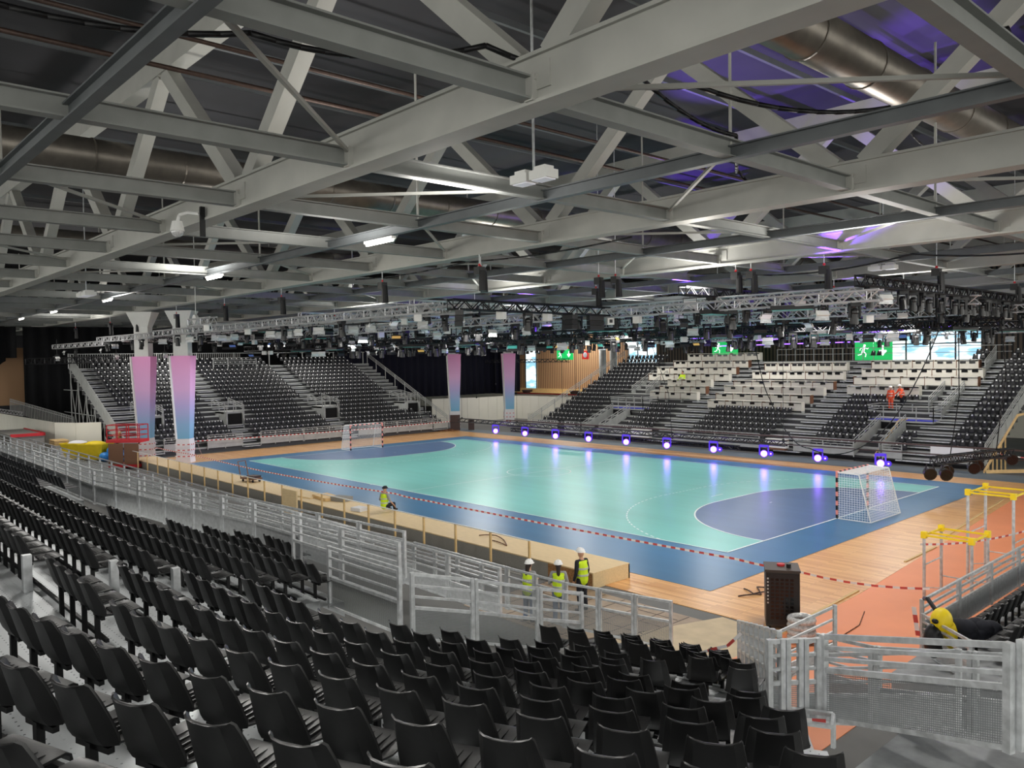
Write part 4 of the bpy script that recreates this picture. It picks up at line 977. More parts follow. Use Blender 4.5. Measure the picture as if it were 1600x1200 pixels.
tape([(-6, -4.6, 1.0), (.3, -4.2, .9), (12, -4.15, .75), (24.9, -4.05, .95), (27, -4.0, .9), (42.6, -3.6, .9), (44.7, -3.8, .95)], .07, 'red and white barrier tape stretched along the whole near sideline', sag=.03)
tape([(44.75, -3.8, .95), (48.1, -3.2, 1.0)], .06, 'red and white barrier tape across the right end of the plank floor', sag=.12)
tape([(47.0, -.9, 1.6), (49.0, 7, 1.7)], .06, 'red and white barrier tape beyond the yellow-topped scaffold frame', sag=.3)
tape([(-7.6, -1, 1.05), (-7.6, 24.5, 1.0)], .07, 'red and white barrier tape along the foot of the left stand', sag=.1)
tape([(-2.6, -2.7, 1.4), (2.2, -4.2, .95)], .06, 'red and white barrier tape from the second column to the court corner', sag=.1)
tape([(40.6, 27.2, 1.2), (50, 26.2, 1.0)], .06, 'red and white barrier tape at the far right beside the timber stairs', sag=.2)
tape([(50.0, -13.9, 2.7), (50.2, -14.2, 1.9), (50.6, -15.0, 1.7)], .1, 'red and white tape hanging down between the close-set rails', sag=.03)
tape([(48.95, -13.5, 2.55), (48.5, -13.6, 2.2), (47.6, -13.9, 1.9), (47.0, -14.2, 1.95)], .05, 'red and white tape curling over the backs of the lower corner seats', sag=.08)
tape([(48.98, -6.5, 1.45), (49.05, -6.45, .8)], .1, 'short red and white tape on the end post of the right-hand stand', sag=0)
def crate_like(name, label, cat, x, y, z, a, b_, c_, mt, rz=0, parts=None):
    t = thing(name, label, cat, (x, y, z), local=True, rz=rz); m = MB(); m.box(-a/2, -b_/2, 0, a/2, b_/2, c_); m.build('body', mt, t); return t
t = thing('hand_trolley', 'brown hand trolley with folding handle on the plywood platform', 'trolley', (13, -5.7, .5), local=True, rz=.2)
m = MB(); m.box(-.6, -.3, .15, .6, .3, .24); m.build('deck', 'brown_board', t)
m = MB(); m.bar((-.6, -.25, .2), (-.85, -.25, 1.1), .04, .04); m.bar((-.6, .25, .2), (-.85, .25, 1.1), .04, .04); m.bar((-.85, -.25, 1.1), (-.85, .25, 1.1), .04, .04); m.build('handle', 'brown_board', t)
for sx in (-.45, .45):
    for sy in (-.22, .22): m = MB(); m.tube((sx, sy-.03, .07), (sx, sy+.03, .07), .07, 10); m.build('wheel', 'black_metal', t)
m = MB(); m.box(-.1, -.25, .24, .55, .25, .36); m.build('load', 'dark_brown', t)
for i, (x, y, a, b_, h, rz, mt, lab) in enumerate([(19.6, -5.9, 2.2, .9, .06, .1, 'ply', 'large loose plywood sheet lying on the platform'), (21.2, -5.6, 1.6, .8, .14, -.1, 'pine', 'stack of pale boards lying on the platform'), (22.3, -5.4, .9, .6, .2, .3, 'cloth_grey', 'grey flat box among the boards on the platform'), (25.2, -6.2, .6, .5, .16, .2, 'cream_skirt', 'small pale box beside the seated worker')]):
    crate_like('loose_board', lab, 'board', x, y, .5, a, b_, h, mt, rz)
m = MB(); m.bar((22.2, -8.1, .0), (22.2, -8.0, 1.3), 1.1, .03, (1, 0, 0)) if False else m.box(21.6, -8.1, 0, 23.0, -8.04, 1.35)
tag(m.build('leaning_board', 'ply'), 'plywood board standing upright behind the guard rails', 'board')
cable([(33, -5.8, .52), (33.6, -5.5, .56), (34.3, -5.7, .52), (35, -6.2, .52), (34, -6.0, .52)], .02, 'thin coiled cable lying on the plywood platform', 'wood_brown', 'loose_cable', 5, -.02)
cable([(43.2, -4.4, .04), (43.6, -3.8, .05), (43.1, -3.2, .05), (43.8, -3.0, .05), (43.4, -3.9, .05), (42.9, -3.6, .04)], .02, 'dark cable tangle lying at the corner of the blue mat', 'dark_brown', 'loose_cable', 5, -.02)
cable([(46.4, -3.2, .03), (46.8, -4.4, .03), (46.9, -6.2, .03), (46.4, -7.2, .03)], .012, 'thin cable curved across the orange floor covering', 'wood_brown', 'loose_cable', 6, 0)
# equipment rack
t = thing('equipment_rack', 'tall dark equipment cabinet standing at the court corner', 'cabinet', (45.35, -5.75, 0), local=True, rz=R_(33))
m = MB(); m.box(-.42, -.42, .1, .42, .42, 1.52); m.build('body', 'dark_rack', t) if 'dark_rack' in MT else (mat('dark_rack', (62, 52, 46), .5, .1, .05), m.build('body', 'dark_rack', t))
m = MB(); m.box(-.44, -.44, 1.52, .44, .44, 1.57); m.build('top', 'dark_rack', t)
m = MB(); m.box(-.40, -.46, .16, .40, -.42, 1.48); m.build('door', 'black_plastic', t)
m = MB()
for i in range(11):
    for j in range(5): m.box(-.3+j*.12, -.47, .3+i*.1, -.22+j*.12, -.46, .36+i*.1)
m.build('vent_grille', 'glass_dark', t)
m = MB()
for i in range(8): m.box(-.39, -.472, .7+i*.09, -.35, -.46, .74+i*.09)
m.build('status_hole', 'silver_tape', t)
for sx in (-.34, .34):
    for sy in (-.34, .34): m = MB(); m.tube((sx, sy, 0), (sx, sy, .1), .05, 8); m.build('castor', 'black_metal', t)
m = MB(); m.tube((45.3, -5.7, 1.57), (45.3, -5.7, 1.62), .1, 14); tag(m.build('tape_roll', 'red'), 'red roll of tape lying on the equipment cabinet', 'tape roll')
m = MB(); m.tube((45.55, -5.75, 1.57), (45.55, -5.75, 1.67), .06, 10); tag(m.build('cup', 'black_metal'), 'small black pot standing on the equipment cabinet', 'pot')
t = thing('cable_coil', 'clear-wrapped silver hose coil standing beside the cabinet', 'coil', (46.3, -6.5, 0))
for k in range(4):
    m = MB(); rr = .27; rows_ = []
    for i in range(24):
        a = 2*math.pi*i/24; rows_.append([(46.3+(rr+.085*math.cos(b_*math.pi/4))*math.cos(a), -6.5+(rr+.085*math.cos(b_*math.pi/4))*math.sin(a), .1+.15*k+.085*math.sin(b_*math.pi/4)) for b_ in range(8)])
    rows_.append(rows_[0]); m.grid(rows_, True); m.build('hose_turn', 'clear_plastic', t, smooth=True)
# yellow topped scaffold frames
def frame(x, y, w_, l_, h, rz, label):
    t = thing('scaffold_frame', label, 'frame', (x, y, 0), local=True, rz=rz)
    for sx in (0, w_):
        for sy in (0, l_):
            m = MB(); m.tube((sx, sy, 0), (sx, sy, h), .045, 8); m.build('leg', 'galv', t)
            m = MB(); m.box(sx-.07, sy-.07, h-.05, sx+.07, sy+.07, h+.14); m.build('corner_joint', 'yellow', t)
    m = MB()
    for a, b2 in (((0, 0), (w_, 0)), ((0, l_), (w_, l_)), ((0, 0), (0, l_)), ((w_, 0), (w_, l_)), ((0, l_*.35), (w_, l_*.35))): m.bar((*a, h+.03), (*b2, h+.03), .05, .05)
    m.build('top_frame', 'yellow', t)
    m = MB(); m.tube((0, 0, h*.55), (0, l_, h*.55), .02, 6); m.tube((w_, 0, h*.5), (w_, l_, h*.5), .02, 6); m.tube((0, l_, h*.25), (w_, l_, h*.25), .02, 6); m.tube((w_, 0, h*.3), (0, 0, h*.2), .015, 6); m.build('brace', 'galv', t)
frame(47.1, -.9, 1.25, 1.3, 1.85, 0.0, 'low scaffold frame with yellow top bars on the orange floor')
frame(47.3, 2.0, 1.25, 1.6, 2.75, 0.0, 'taller scaffold frame with yellow top bars at the right edge')
# backpack and dark jacket on the right stand
t = thing('backpack', 'yellow and black bag hanging over the end of the right-hand stand', 'bag', (49.75, -6.9, .6))
m = MB(); m.ball((49.72, -6.95, 1.42), .27, .8, .9, 1.0, 14, 10); m.ball((49.85, -6.8, 1.1), .2, .7, .8, 1.5, 12, 8); m.build('body', 'yellow', t, smooth=True)
m = MB(); m.ball((49.62, -7.12, 1.0), .25, .8, .8, 1.5, 14, 10); m.ball((49.68, -7.2, 1.45), .09, .8, .5, .6); m.build('pocket', 'black_metal', t, smooth=True)
m = MB(); m.path([(49.6, -6.95, 1.62), (49.35, -6.7, 1.75), (49.15, -6.35, 1.64)], .05); m.build('strap', 'black_metal', t)
m = MB()
for k in range(9): m.ball((49.95+.06*k, -6.6+.1*math.sin(k*2)+.06*k, 1.2+.07*math.cos(k*3)), .21, 1.1, .9, .8, 8, 6)
tag(m.build('jacket', 'navy_cloth', smooth=True), 'dark jacket heaped on the first seats of the right-hand stand', 'jacket')
m = MB(); m.bar((49.6, -14.7, 2.1), (49.85, -14.45, 2.3), .16, .04); tag(m.build('work_gloves', 'yellow'), 'pair of yellow gloves stuck beside a seat in the lower corner block', 'gloves')
# black monitors leaning by the far corner
for k, (x, y, w_, h) in enumerate(((-8.2, 25.6, 1.0, 1.55), (-7.2, 26.9, .6, 1.1))):
    t = thing('flight_case', ('large' if k == 0 else 'small')+' dark upright case standing at the foot of the left stand, right end', 'case', (x, y, 0), local=True, rz=R_(50))
    m = MB(); m.box(-w_/2, -.2, 0, w_/2, .2, h); m.build('body', 'dark_brown', t); m = MB(); m.box(-w_/2-.01, -.22, h*.5, w_/2+.01, .22, h*.53); m.build('lid_edge', 'black_metal', t)
m = MB()
for k in range(7): m.box(-9.5+.12*k, 22+.5*k, .01, -8.9+.3*k, 22.3+.5*k, .1+.05*(k % 3))
tag(m.build('loose_timber', 'brown_board'), 'loose timber pieces scattered by the foot of the left stand', 'timber')
# waste area at left
def skip(x, y, label, rz):
    t = thing('waste_skip', label, 'skip', (x, y, 0), 'yellow waste skips', local=True, rz=rz); m = MB()
    lo_ = [(-.7, -.5, .1), (.7, -.5, .1), (.7, .5, .1), (-.7, .5, .1)]; hi_ = [(-1.0, -.7, 1.25), (1.0, -.7, 1.25), (1.0, .7, 1.25), (-1.0, .7, 1.25)]
    m.grid([lo_, hi_], True); m.poly(lo_); m.build('bin', 'yellow', t)
    m = MB(); 
    for a, b2 in zip(hi_, hi_[1:]+hi_[:1]): m.bar(a, b2, .09, .09)
    m.build('rim', 'yellow', t)
    m = MB(); m.ball((0, 0, 1.2), .6, 1.4, .9, .45); m.build('waste', 'cream_skirt' if 'left' in label else 'yellow', t, smooth=True)
skip(-11.5, -8.4, 'yellow waste skip with pale rubbish, left of the two', .7); skip(-9.8, -7.6, 'yellow waste skip filled to the rim, right of the two', .7)
for k in range(7):
    a = random.Random(k); x = -8.3+a.uniform(-.5, 1.2); y = -7.2+a.uniform(-.3, .9); z = .35+.4*(k % 2)
    m = MB(); m.ball((x, y, z), .42, 1.1, 1, .85, 9, 7); tag(m.build('rubbish_bag', 'blue_bag', smooth=True), 'blue rubbish sack, {} in the heap beside the yellow skips'.format(ordn(k+1)), 'sack', 'blue rubbish sacks')
t = thing('pallet', 'small stack of wooden pallets behind the yellow skips', 'pallet', (-13.5, -8.7, 1.3))
m = MB(); m.box(-13.9, -9.7, 0, -12.5, -8.9, 1.1); m.build('box', 'cream_skirt', t)
m = MB()
for k in range(3): m.box(-14.0, -9.8, 1.1+.14*k, -12.4, -8.8, 1.2+.14*k)
m.build('boards', 'pine', t)
m = MB(); m.bar((-9.3, -6.4, 0), (-9.0, -6.1, 2.1), .35, .05); tag(m.build('leaning_plank', 'pine'), 'plank leaning against the white partition behind the blue sacks', 'plank')
t = thing('scissor_lift', 'red scissor lift with boarded base left of the wrapped columns', 'lift', (-3.2, -7.3, 0), local=True, rz=R_(45))
m = MB(); m.box(-1.1, -.6, .1, 1.1, .6, .3); m.build('chassis', 'red', t)
for sx in (-.55, .55): m = MB(); m.box(sx-.52, -.62, .3, sx+.52, -.58, 1.75); m.build('cover_board', 'brown_board', t)
m = MB(); m.box(-1.2, -.65, 1.8, 1.2, .65, 2.0); m.build('platform', 'red', t)
m = MB()
for sx in (-1.15, -.4, .4, 1.15):
    for sy in (-.6, .6): m.bar((sx, sy, 2.0), (sx, sy, 3.0), .05, .05, (1, 0, 0))
for z in (2.3, 2.65, 3.0):
    for sy in (-.6, .6): m.bar((-1.15, sy, z), (1.15, sy, z), .05, .05)
    for sx in (-1.15, 1.15): m.bar((sx, -.6, z), (sx, .6, z), .05, .05)
m.build('cage', 'red', t)
m = MB(); m.bar((-.9, 0, .3), (.9, 0, 1.8), .08, .08); m.bar((.9, 0, .3), (-.9, 0, 1.8), .08, .08); m.build('scissor_arm', 'black_metal', t)
t = thing('flat_cabin', 'low grey cabin roof with a red edge at the far left', 'cabin', (-18, -10, 0))
m = MB(); m.box(-22, -12.2, 0, -15, -9.9, 1.9); m.build('body', 'cloth_grey', t); m = MB(); m.box(-22.05, -9.95, 1.75, -14.9, -9.85, 1.98); m.box(-15.05, -12.2, 1.75, -14.9, -9.9, 1.98); m.build('red_edge', 'red', t)
t = thing('truss_bridge', 'silver lattice truss lying level behind the far-left partition', 'truss', (-26, -12, 3)); m = MB()
for z in (2.9, 3.2): m.tube((-38, -10.0, z), (-24, -9.6, z), .04, 6)
for k in range(24): x = -38+k*.58; m.tube((x, -10+.0286*(x+38), 2.9 if k % 2 else 3.2), (x+.58, -10+.0286*(x+38.58), 3.2 if k % 2 else 2.9), .025, 5)
m.build('lattice', 'truss_alu', t)
m = MB(); simple_fence(m, (-30, -9.4, 3.0), (-20, -6.6, 1.6), 1.2, 40, 1); tag(m.build('stair_railing', 'galv_far'), 'barred stair railing descending behind the white partition at far left', 'railing')

# ================================================================== LIGHTING RIG
def truss(p, q, label, group='lattice trusses of the lighting rig', s_=.36, mt='truss_black', r=.026, step=.42, kind3=False):
    p = Vector(p); q = Vector(q); d = (q-p).normalized(); a = d.cross(Vector((0, 0, 1))).normalized()*s_/2; b2 = Vector((0, 0, s_/2)); L = (q-p).length; n = max(2, int(L/step))
    t = thing('lattice_truss', label, 'truss', tuple(p), group)
    m = MB(); cs = [a+b2, a-b2, -a-b2, -a+b2]
    for c in cs: m.tube(p+c, q+c, r*1.5, 6)
    m.build('chords', mt, t)
    m = MB()
    for k in range(n):
        u0_ = p+(q-p)*k/n; u1 = p+(q-p)*(k+1)/n
        for c0, c1 in ((0, 1), (1, 2), (2, 3), (3, 0)):
            A, B = (cs[c0], cs[c1]) if k % 2 else (cs[c1], cs[c0]); m.tube(u0_+A, u1+B, r, 4, cap=False)
        if k % 4 == 0:
            for c0, c1 in ((0, 1), (1, 2), (2, 3), (3, 0)): m.tube(u0_+cs[c0], u0_+cs[c1], r, 4, cap=False)
    m.build('lattice', mt, t)
    return t
# fixture kinds, each built once and then copied
def f_panel(face, lab):
    t = thing('panel_lamp', lab, 'lamp', (0, 0, -50), local=True); Rm = Matrix.Rotation(R_(32), 4, 'X')
    m = MB(); m.box(-.36, -.05, -.26, .36, .05, .0); 
    m.v = [tuple(Rm @ Vector(v)) for v in m.v]; m.build('housing', 'black_metal' if face != 'panel_white' else 'white_paint', t)
    m = MB(); m.box(-.34, -.065, -.25, .34, -.05, -.02); m.v = [tuple(Rm @ Vector(v)) for v in m.v]; m.build('face', face, t)
    m = MB()
    for z0, z1, y1 in ((0, .16, -.2), (-.26, -.42, -.2)):
        m.poly([(-.36, -.06, z0), (.36, -.06, z0), (.42, y1, z1), (-.42, y1, z1)])
    m.v = [tuple(Rm @ Vector(v)) for v in m.v]; m.build('barn_door', 'galv' if face == 'panel_white' else 'truss_black', t)
    m = MB(); m.bar((-.38, 0, -.12), (-.38, 0, .2), .03, .03, (1, 0, 0)); m.bar((.38, 0, -.12), (.38, 0, .2), .03, .03, (1, 0, 0)); m.bar((-.38, 0, .2), (.38, 0, .2), .03, .03); m.bar((0, 0, .2), (0, 0, .36), .06, .04, (1, 0, 0)); m.build('yoke', 'black_metal', t)
    return t
def f_moving(lab):
    t = thing('moving_head_lamp', lab, 'lamp', (0, 0, -50), local=True)
    m = MB(); m.box(-.17, -.14, .1, .17, .14, .26); m.build('base', 'black_metal', t)
    m = MB(); m.box(-.2, -.05, -.3, -.15, .05, .12); m.box(.15, -.05, -.3, .2, .05, .12); m.build('yoke', 'black_metal', t)
    m = MB(); m.tube((0, .0, -.06), (0, -.06, -.5), .12, 12, .15); m.ball((0, 0, -.1), .14); m.build('head', 'black_plastic', t)
    m = MB(); m.tube((0, -.06, -.5), (0, -.062, -.52), .13, 12); m.build('lens', 'glass_dark', t)
    return t
def f_speaker(lab):
    t = thing('line_speaker', lab, 'speaker', (0, 0, -50), local=True)
    for k in range(3):
        m = MB(); m.box(-.5, -.2+.02*k, -.02-.3*(k+1)+.02, .5, .22+.02*k, -.02-.3*k); m.build('cabinet', 'black_metal' if k else 'black_plastic', t)
    m = MB(); m.bar((-.4, 0, 0), (.4, 0, .0), .06, .08); m.build('frame', 'truss_alu', t)
    return t
def f_box(lab):
    t = thing('dimmer_box', lab, 'box', (0, 0, -50), local=True)
    m = MB(); m.box(-.22, -.2, -.42, .22, .2, .02); m.build('body', 'white_paint', t); m = MB(); m.box(-.1, -.22, -.3, .1, -.2, -.1); m.build('socket_plate', 'black_plastic', t)
    return t
def f_big(lab):
    t = thing('ceiling_panel_lamp', lab, 'lamp', (0, 0, -50), local=True)
    m = MB(); m.box(-.75, -.28, -.1, .75, .28, .06); m.build('housing', 'black_metal', t); m = MB(); m.box(-.7, -.25, -.115, .7, .25, -.1); m.build('diffuser', 'panel_teal', t)
    return t
SCK = .72
KIN = {'white': f_panel('panel_white', 'x'), 'amber': f_panel('panel_amber', 'x'), 'teal': f_panel('panel_teal', 'x'), 'blue': f_panel('panel_blue', 'x'), 'moving': f_moving('x'), 'speaker': f_speaker('x'), 'box': f_box('x'), 'big': f_big('x')}
DES = {'white': 'white-shuttered panel lamp', 'amber': 'panel lamp with amber face', 'teal': 'panel lamp with turquoise face', 'blue': 'panel lamp with blue-tinted face', 'moving': 'black moving-head spotlight', 'speaker': 'black line speaker cluster', 'box': 'white dimmer box', 'big': 'long flat black lamp'}
GRN = {'white': 'white-shuttered panel lamps of the rig', 'amber': 'amber panel lamps of the rig', 'teal': 'turquoise panel lamps of the rig', 'blue': 'blue panel lamps of the rig', 'moving': 'black moving-head spotlights of the rig', 'speaker': 'black line speakers of the rig', 'box': 'white dimmer boxes of the rig', 'big': 'long flat lamps of the rig'}
usedk = {}
def fixture(kind, loc, rz, lab):
    if kind not in usedk:
        t = KIN[kind]; usedk[kind] = 1; t.location = loc; t.scale = (SCK,)*3 if kind not in ('moving', 'big') else (1, 1, 1); t.rotation_euler = (0, 0, rz); t['label'] = lab; t['group'] = GRN[kind]; return t
    return copy_tree(KIN[kind], loc, rz, lab, GRN[kind])
rnd = random.Random(11)
XT = []   # (name, p, q, material, density, kinds)
PK = ['white', 'white', 'teal', 'blue', 'moving', 'moving', 'moving', 'box', 'amber', 'big']
DK = ['moving', 'moving', 'moving', 'moving', 'moving', 'white', 'box']
TR = [((8, -5.5, 9.25), (30.2, -5.5, 9.25), 'truss_alu', 1.9, ['white', 'moving', 'box', 'white']),
      ((32, -6.2, 9.25), (32.2, 2.6, 9.2), 'truss_black', 1.3, ['speaker', 'moving', 'box']),
      ((32.2, 2.4, 9.1), (44.5, 2.4, 9.1), 'truss_alu', 1.2, PK),
      ((-4, -2.5, 9.4), (29, -2.5, 9.4), 'truss_alu', 1.5, PK),
      ((-8, .6, 9.0), (31, .6, 9.0), 'truss_alu', 1.2, PK),
      ((-8, 3.6, 8.3), (30, 3.6, 8.3), 'truss_black', 1.2, PK),
      ((-8, 5.5, 9.5), (43, 5.5, 9.5), 'truss_alu', 1.2, DK),
      ((-8, 8.0, 8.9), (42, 8.0, 8.9), 'truss_alu', 1.2, PK),
      ((-8, 11.0, 8.4), (42, 11.0, 8.4), 'truss_black', 1.2, PK),
      ((-8, 13.5, 9.4), (44, 13.5, 9.4), 'truss_alu', 1.2, DK),
      ((-8, 16.5, 8.5), (44, 16.5, 8.5), 'truss_black', 1.3, PK),
      ((-8, 19.5, 9.2), (46, 19.5, 9.2), 'truss_alu', 1.5, DK),
      ((-6, 22.5, 8.5), (48, 22.5, 8.5), 'truss_black', 1.4, PK),
      ((0, 28, 8.7), (44, 28, 8.7), 'truss_alu', 1.8, DK),
      ((8, 33, 8.5), (44, 33, 8.5), 'truss_alu', 2.6, DK),
      ((-8, -6, 9.1), (-8, 24, 9.1), 'truss_alu', 2.2, PK),
      ((2, -3, 9.7), (2, 24, 9.7), 'truss_alu', 2.4, DK),
      ((14, -3, 9.8), (14, 24, 9.8), 'truss_alu', 2.4, DK),
      ((25, -3, 9.8), (25, 24, 9.8), 'truss_alu', 2.4, DK),
      ((36, 3, 9.9), (36, 27, 9.9), 'truss_black', 1.5, DK),
      ((43.5, 3, 9.7), (43.5, 27, 9.7), 'truss_black', 1.3, DK),
      ((20, 24, 8.3), (40, 20.5, 8.5), 'truss_alu', 2.0, DK),
      ((12.5, -8.6, 9.35), (15.5, -8.6, 9.35), 'truss_alu', 3, ['box']),
      ((-2, -5.6, 9.3), (9, -5.3, 9.3), 'truss_alu', 2.2, ['white', 'moving']),
      ((-14, -6, 9.2), (-3, -5.6, 9.2), 'truss_alu', 2.5, ['white', 'moving']),
      ((-26, -6.5, 8.9), (-12, -6, 8.9), 'truss_alu', 4, ['white', 'moving'])]
cnt = {}
for i, (p, q, mt, dn, kinds) in enumerate(TR):
    dr = 'running along the court' if abs(q[0]-p[0]) > abs(q[1]-p[1]) else 'running across the court'
    truss(p, q, '{} lattice truss of the lighting rig {}, {} out from the camera'.format('silver' if 'alu' in mt else 'black', dr, ordn(i+1)), mt=mt)
    p = Vector(p); q = Vector(q); L = (q-p).length; n = int(L/dn)
    for k in range(n):
        s_ = (k+.5+rnd.uniform(-.25, .25))/n; c = p.lerp(q, s_); kd = rnd.choice(kinds)
        if not inview(c.x, c.y, c.z, 20): continue
        rz = R_(137.7-90-180)+rnd.uniform(-1.0, 1.0) if rnd.random() < .6 else rnd.uniform(0, 6.28)
        cnt[kd] = cnt.get(kd, 0)+1
        fixture(kd, (c.x, c.y, {'box': c.z-.2, 'speaker': c.z-.19, 'big': c.z-.23}.get(kd, c.z-.43)), rz, '{}, {} from the {} end of {} rig truss'.format(DES[kd], ordn(k+1), 'left' if abs(q.x-p.x) > abs(q.y-p.y) else 'near', ordn(i+1)))
# purple neon strips on the far part of the rig
for i, (p, q) in enumerate((((20, 26, 8.45), (36, 25.2, 8.4)), ((24, 28, 8.2), (40, 22, 8.55)), ((18, 33, 7.95), (30, 33, 8.0)))):
    m = MB(); m.bar(p, q, .07, .07); tag(m.build('light_strip', 'neon_purple'), 'glowing purple light strip under the right part of the rig, {} from the top'.format(ordn(i+1)), 'light strip', 'purple light strips')
# chain hoists
def hoist(x, y, z0, z1, lab, s_=1.0):
    t = thing('chain_hoist', lab, 'hoist', (x, y, z0), 'black chain hoists')
    m = MB(); m.tube((x, y, z0), (x, y, z1), .02, 6); m.build('chain', 'galv', t)
    m = MB(); m.box(x-.16*s_, y-.14*s_, z0-.25, x+.16*s_, y+.14*s_, z0+.05); m.build('motor', 'black_plastic', t)
    m = MB(); m.tube((x+.16, y, z0-.1), (x+.18, y, z0-.85*s_), .13*s_, 10, .15*s_); m.build('chain_bag', 'black_metal', t)
    m = MB(); m.ball((x, y, z0+.12), .06, 1, .5, 1); m.build('hook', 'red', t)
for i, (x, y, z0) in enumerate([(33.0, -5.5, 10.6), (33.4, -5.9, 10.6), (26.5, -5.6, 10.6), (17, -5.6, 10.6), (9.5, -5.5, 10.6), (29.5, 4.9, 10.6), (32.6, 1.6, 10.7), (33.3, 1.9, 10.7), (37.3, 5, 10.7), (37.9, 5.2, 10.7), (41.2, 5, 10.6), (36.5, 15.5, 10.6), (29.2, 15.5, 10.5), (40, 15.5, 10.5), (43.5, 10, 10.6), (43.5, 20, 10.5), (2, -5.6, 10.5), (-6, -5.6, 10.5), (-12, -5.7, 10.5), (-22, -5.7, 10.5), (12, 5, 10.5), (20, 5, 10.5), (4, 5, 10.5), (46, 15.5, 10.5), (47, 22, 10.3)]):
    hoist(x, y, z0-.1, 11.05 if min(abs(y-q) for q in TY) < .4 else 17.6, 'black chain hoist hanging under the roof trusses, {} of the row over the rig'.format(ordn(i+1)))
m = MB(); m.path([(12.6, -8.4, 17.6), (12.6, -8.4, 9.5)], .02); m.tube((12.6, -8.5, 9.5), (12.6, -8.35, 9.5), .3, 16); tag(m.build('pulley_wheel', 'white_paint'), 'white round pulley wheel hanging at the left end of the rig', 'pulley')
# black clusters hanging below the rig, right
# ---- lowered truss with purple lamps
lt = truss((-3, 22.0, 1.5), (30.2, 22.0, 1.5), 'long lowered black truss with glowing purple lamps along the far sideline', 'lowered lamp trusses', mt='truss_black', s_=.3)
truss((4, 22.3, .95), (26.6, 22.3, .95), 'second lowered black truss just above the floor, carrying lamps and cables', 'lowered lamp trusses', mt='truss_black', s_=.25)
m = MB(); m.bar((3, 22.6, 1.72), (47, 24.2, 1.8), .25, .08); m.bar((3, 22.7, 1.2), (44, 24.4, 1.25), .2, .05); tag(m.build('cable_bundle', 'dark_brown'), 'long reddish cable bundle lying along the lowered truss', 'cable')
LX = [2.4, 6.2, 9.85, 13.5, 17.3, 21.05, 24.95, 28.75, 32.4, 36.2]
for i, x in enumerate(LX):
    t = thing('purple_lamp', 'round moving-head lamp glowing purple on the lowered truss, {} from the left'.format(ordn(i+1)), 'lamp', (x, 21.8, .72), 'glowing purple lamps')
    dirv = (CAMP-Vector((x, 21.8, .72))).normalized(); dirv = Vector((dirv.x, dirv.y, -.05)).normalized(); c = Vector((x, 21.8, .78))
    m = MB(); m.tube(c-dirv*.32, c+dirv*.06, .17, 14, .25); m.ball(tuple(c-dirv*.25), .2); m.build('head', 'housing_purple_lit', t)
    m = MB(); m.tube(c+dirv*.06, c+dirv*.075, .2, 18); m.build('lens', 'lens_purple', t)
    sd = dirv.cross(Vector((0, 0, 1)))
    m = MB(); m.bar(c+sd*.27-Vector((0, 0, .1)), c+sd*.27+Vector((0, 0, .55)), .05, .08, (1, 0, 0)); m.bar(c-sd*.27-Vector((0, 0, .1)), c-sd*.27+Vector((0, 0, .55)), .05, .08, (1, 0, 0)); m.bar(c+sd*.27+Vector((0, 0, .5)), c-sd*.27+Vector((0, 0, .5)), .3, .14); m.build('yoke', 'housing_purple_lit', t)
    if i >= 6:
        q_ = c-sd*(.0)+sd*-.42; m = MB(); m.tube(q_-dirv*.2, q_+dirv*.06, .12, 12, .17); m.build('side_head', 'housing_purple_lit', t); m = MB(); m.ball(tuple(q_+dirv*.08), .05); m.build('side_lens', 'lens_purple', t)
    l = bpy.data.lights.new('lamp_glow', 'POINT'); l.energy = 22; l.color = (.3, .12, 1); l.shadow_soft_size = .2
    lo_ = bpy.data.objects.new('lamp_glow', l); lo_.location = c+dirv*.45; C.objects.link(lo_); 
# lowered truss with unlit heads, right end
truss((41.5, 15.2, 2.0), (42.9, 21.6, 1.95), 'lowered black truss end with unlit spotlight heads, right of the goal', 'lowered lamp trusses', s_=.36, step=.3)
for i, (x, y, z) in enumerate(((41.4, 15.0, 1.5), (41.9, 15.6, 1.45), (41.6, 16.6, 1.5), (42.2, 18.4, 1.5), (42.1, 19.2, 1.55), (43.0, 21.4, 1.7))):
    t = thing('unlit_lamp', 'round black unlit spotlight head under the right-hand lowered truss, {} from the left'.format(ordn(i+1)), 'lamp', (x, y, z), 'unlit spotlight heads')
    dirv = Vector((.6, -.75, -.2)).normalized(); c = Vector((x, y, z-.1)); m = MB(); m.tube(c-dirv*.3, c+dirv*.1, .2, 14, .3); m.ball(tuple(c-dirv*.25), .24); m.build('head', 'black_plastic', t)
    m = MB(); m.tube(c+dirv*.1, c+dirv*.11, .25, 16); m.build('lens', 'glass_dark', t)
    m = MB(); m.bar(c+Vector((.2, .15, 0)), c+Vector((.1, .1, .45)), .05, .05); m.bar(c-Vector((.2, .15, 0)), c+Vector((-.1, -.1, .45)), .05, .05); m.build('yoke', 'black_metal', t)
cable([(41.8, 16.4, 2.1), (42, 17, 5), (41.9, 17.2, 9)], .025, 'black cable rising from the right-hand lowered truss to the rig', sag=0)
cable([(42.6, 20.4, 2.1), (42.9, 20.8, 6), (42.7, 20.6, 9)], .03, 'second black cable rising from the right-hand lowered truss', sag=-.1)
cable([(30.5, 17.5, 9), (31.4, 18, 4.5), (34.6, 16.5, 2.0), (38, 17.8, 3.0), (40.4, 19.6, 9)], .03, 'long black cable hanging in a loop over the right goal area', sag=.7, n=14)
cable([(20, 21, 9), (21.4, 21.6, 4.5), (21.5, 21.8, 1.6)], .02, 'thin black cable dropping to the lowered truss in the middle', sag=0)
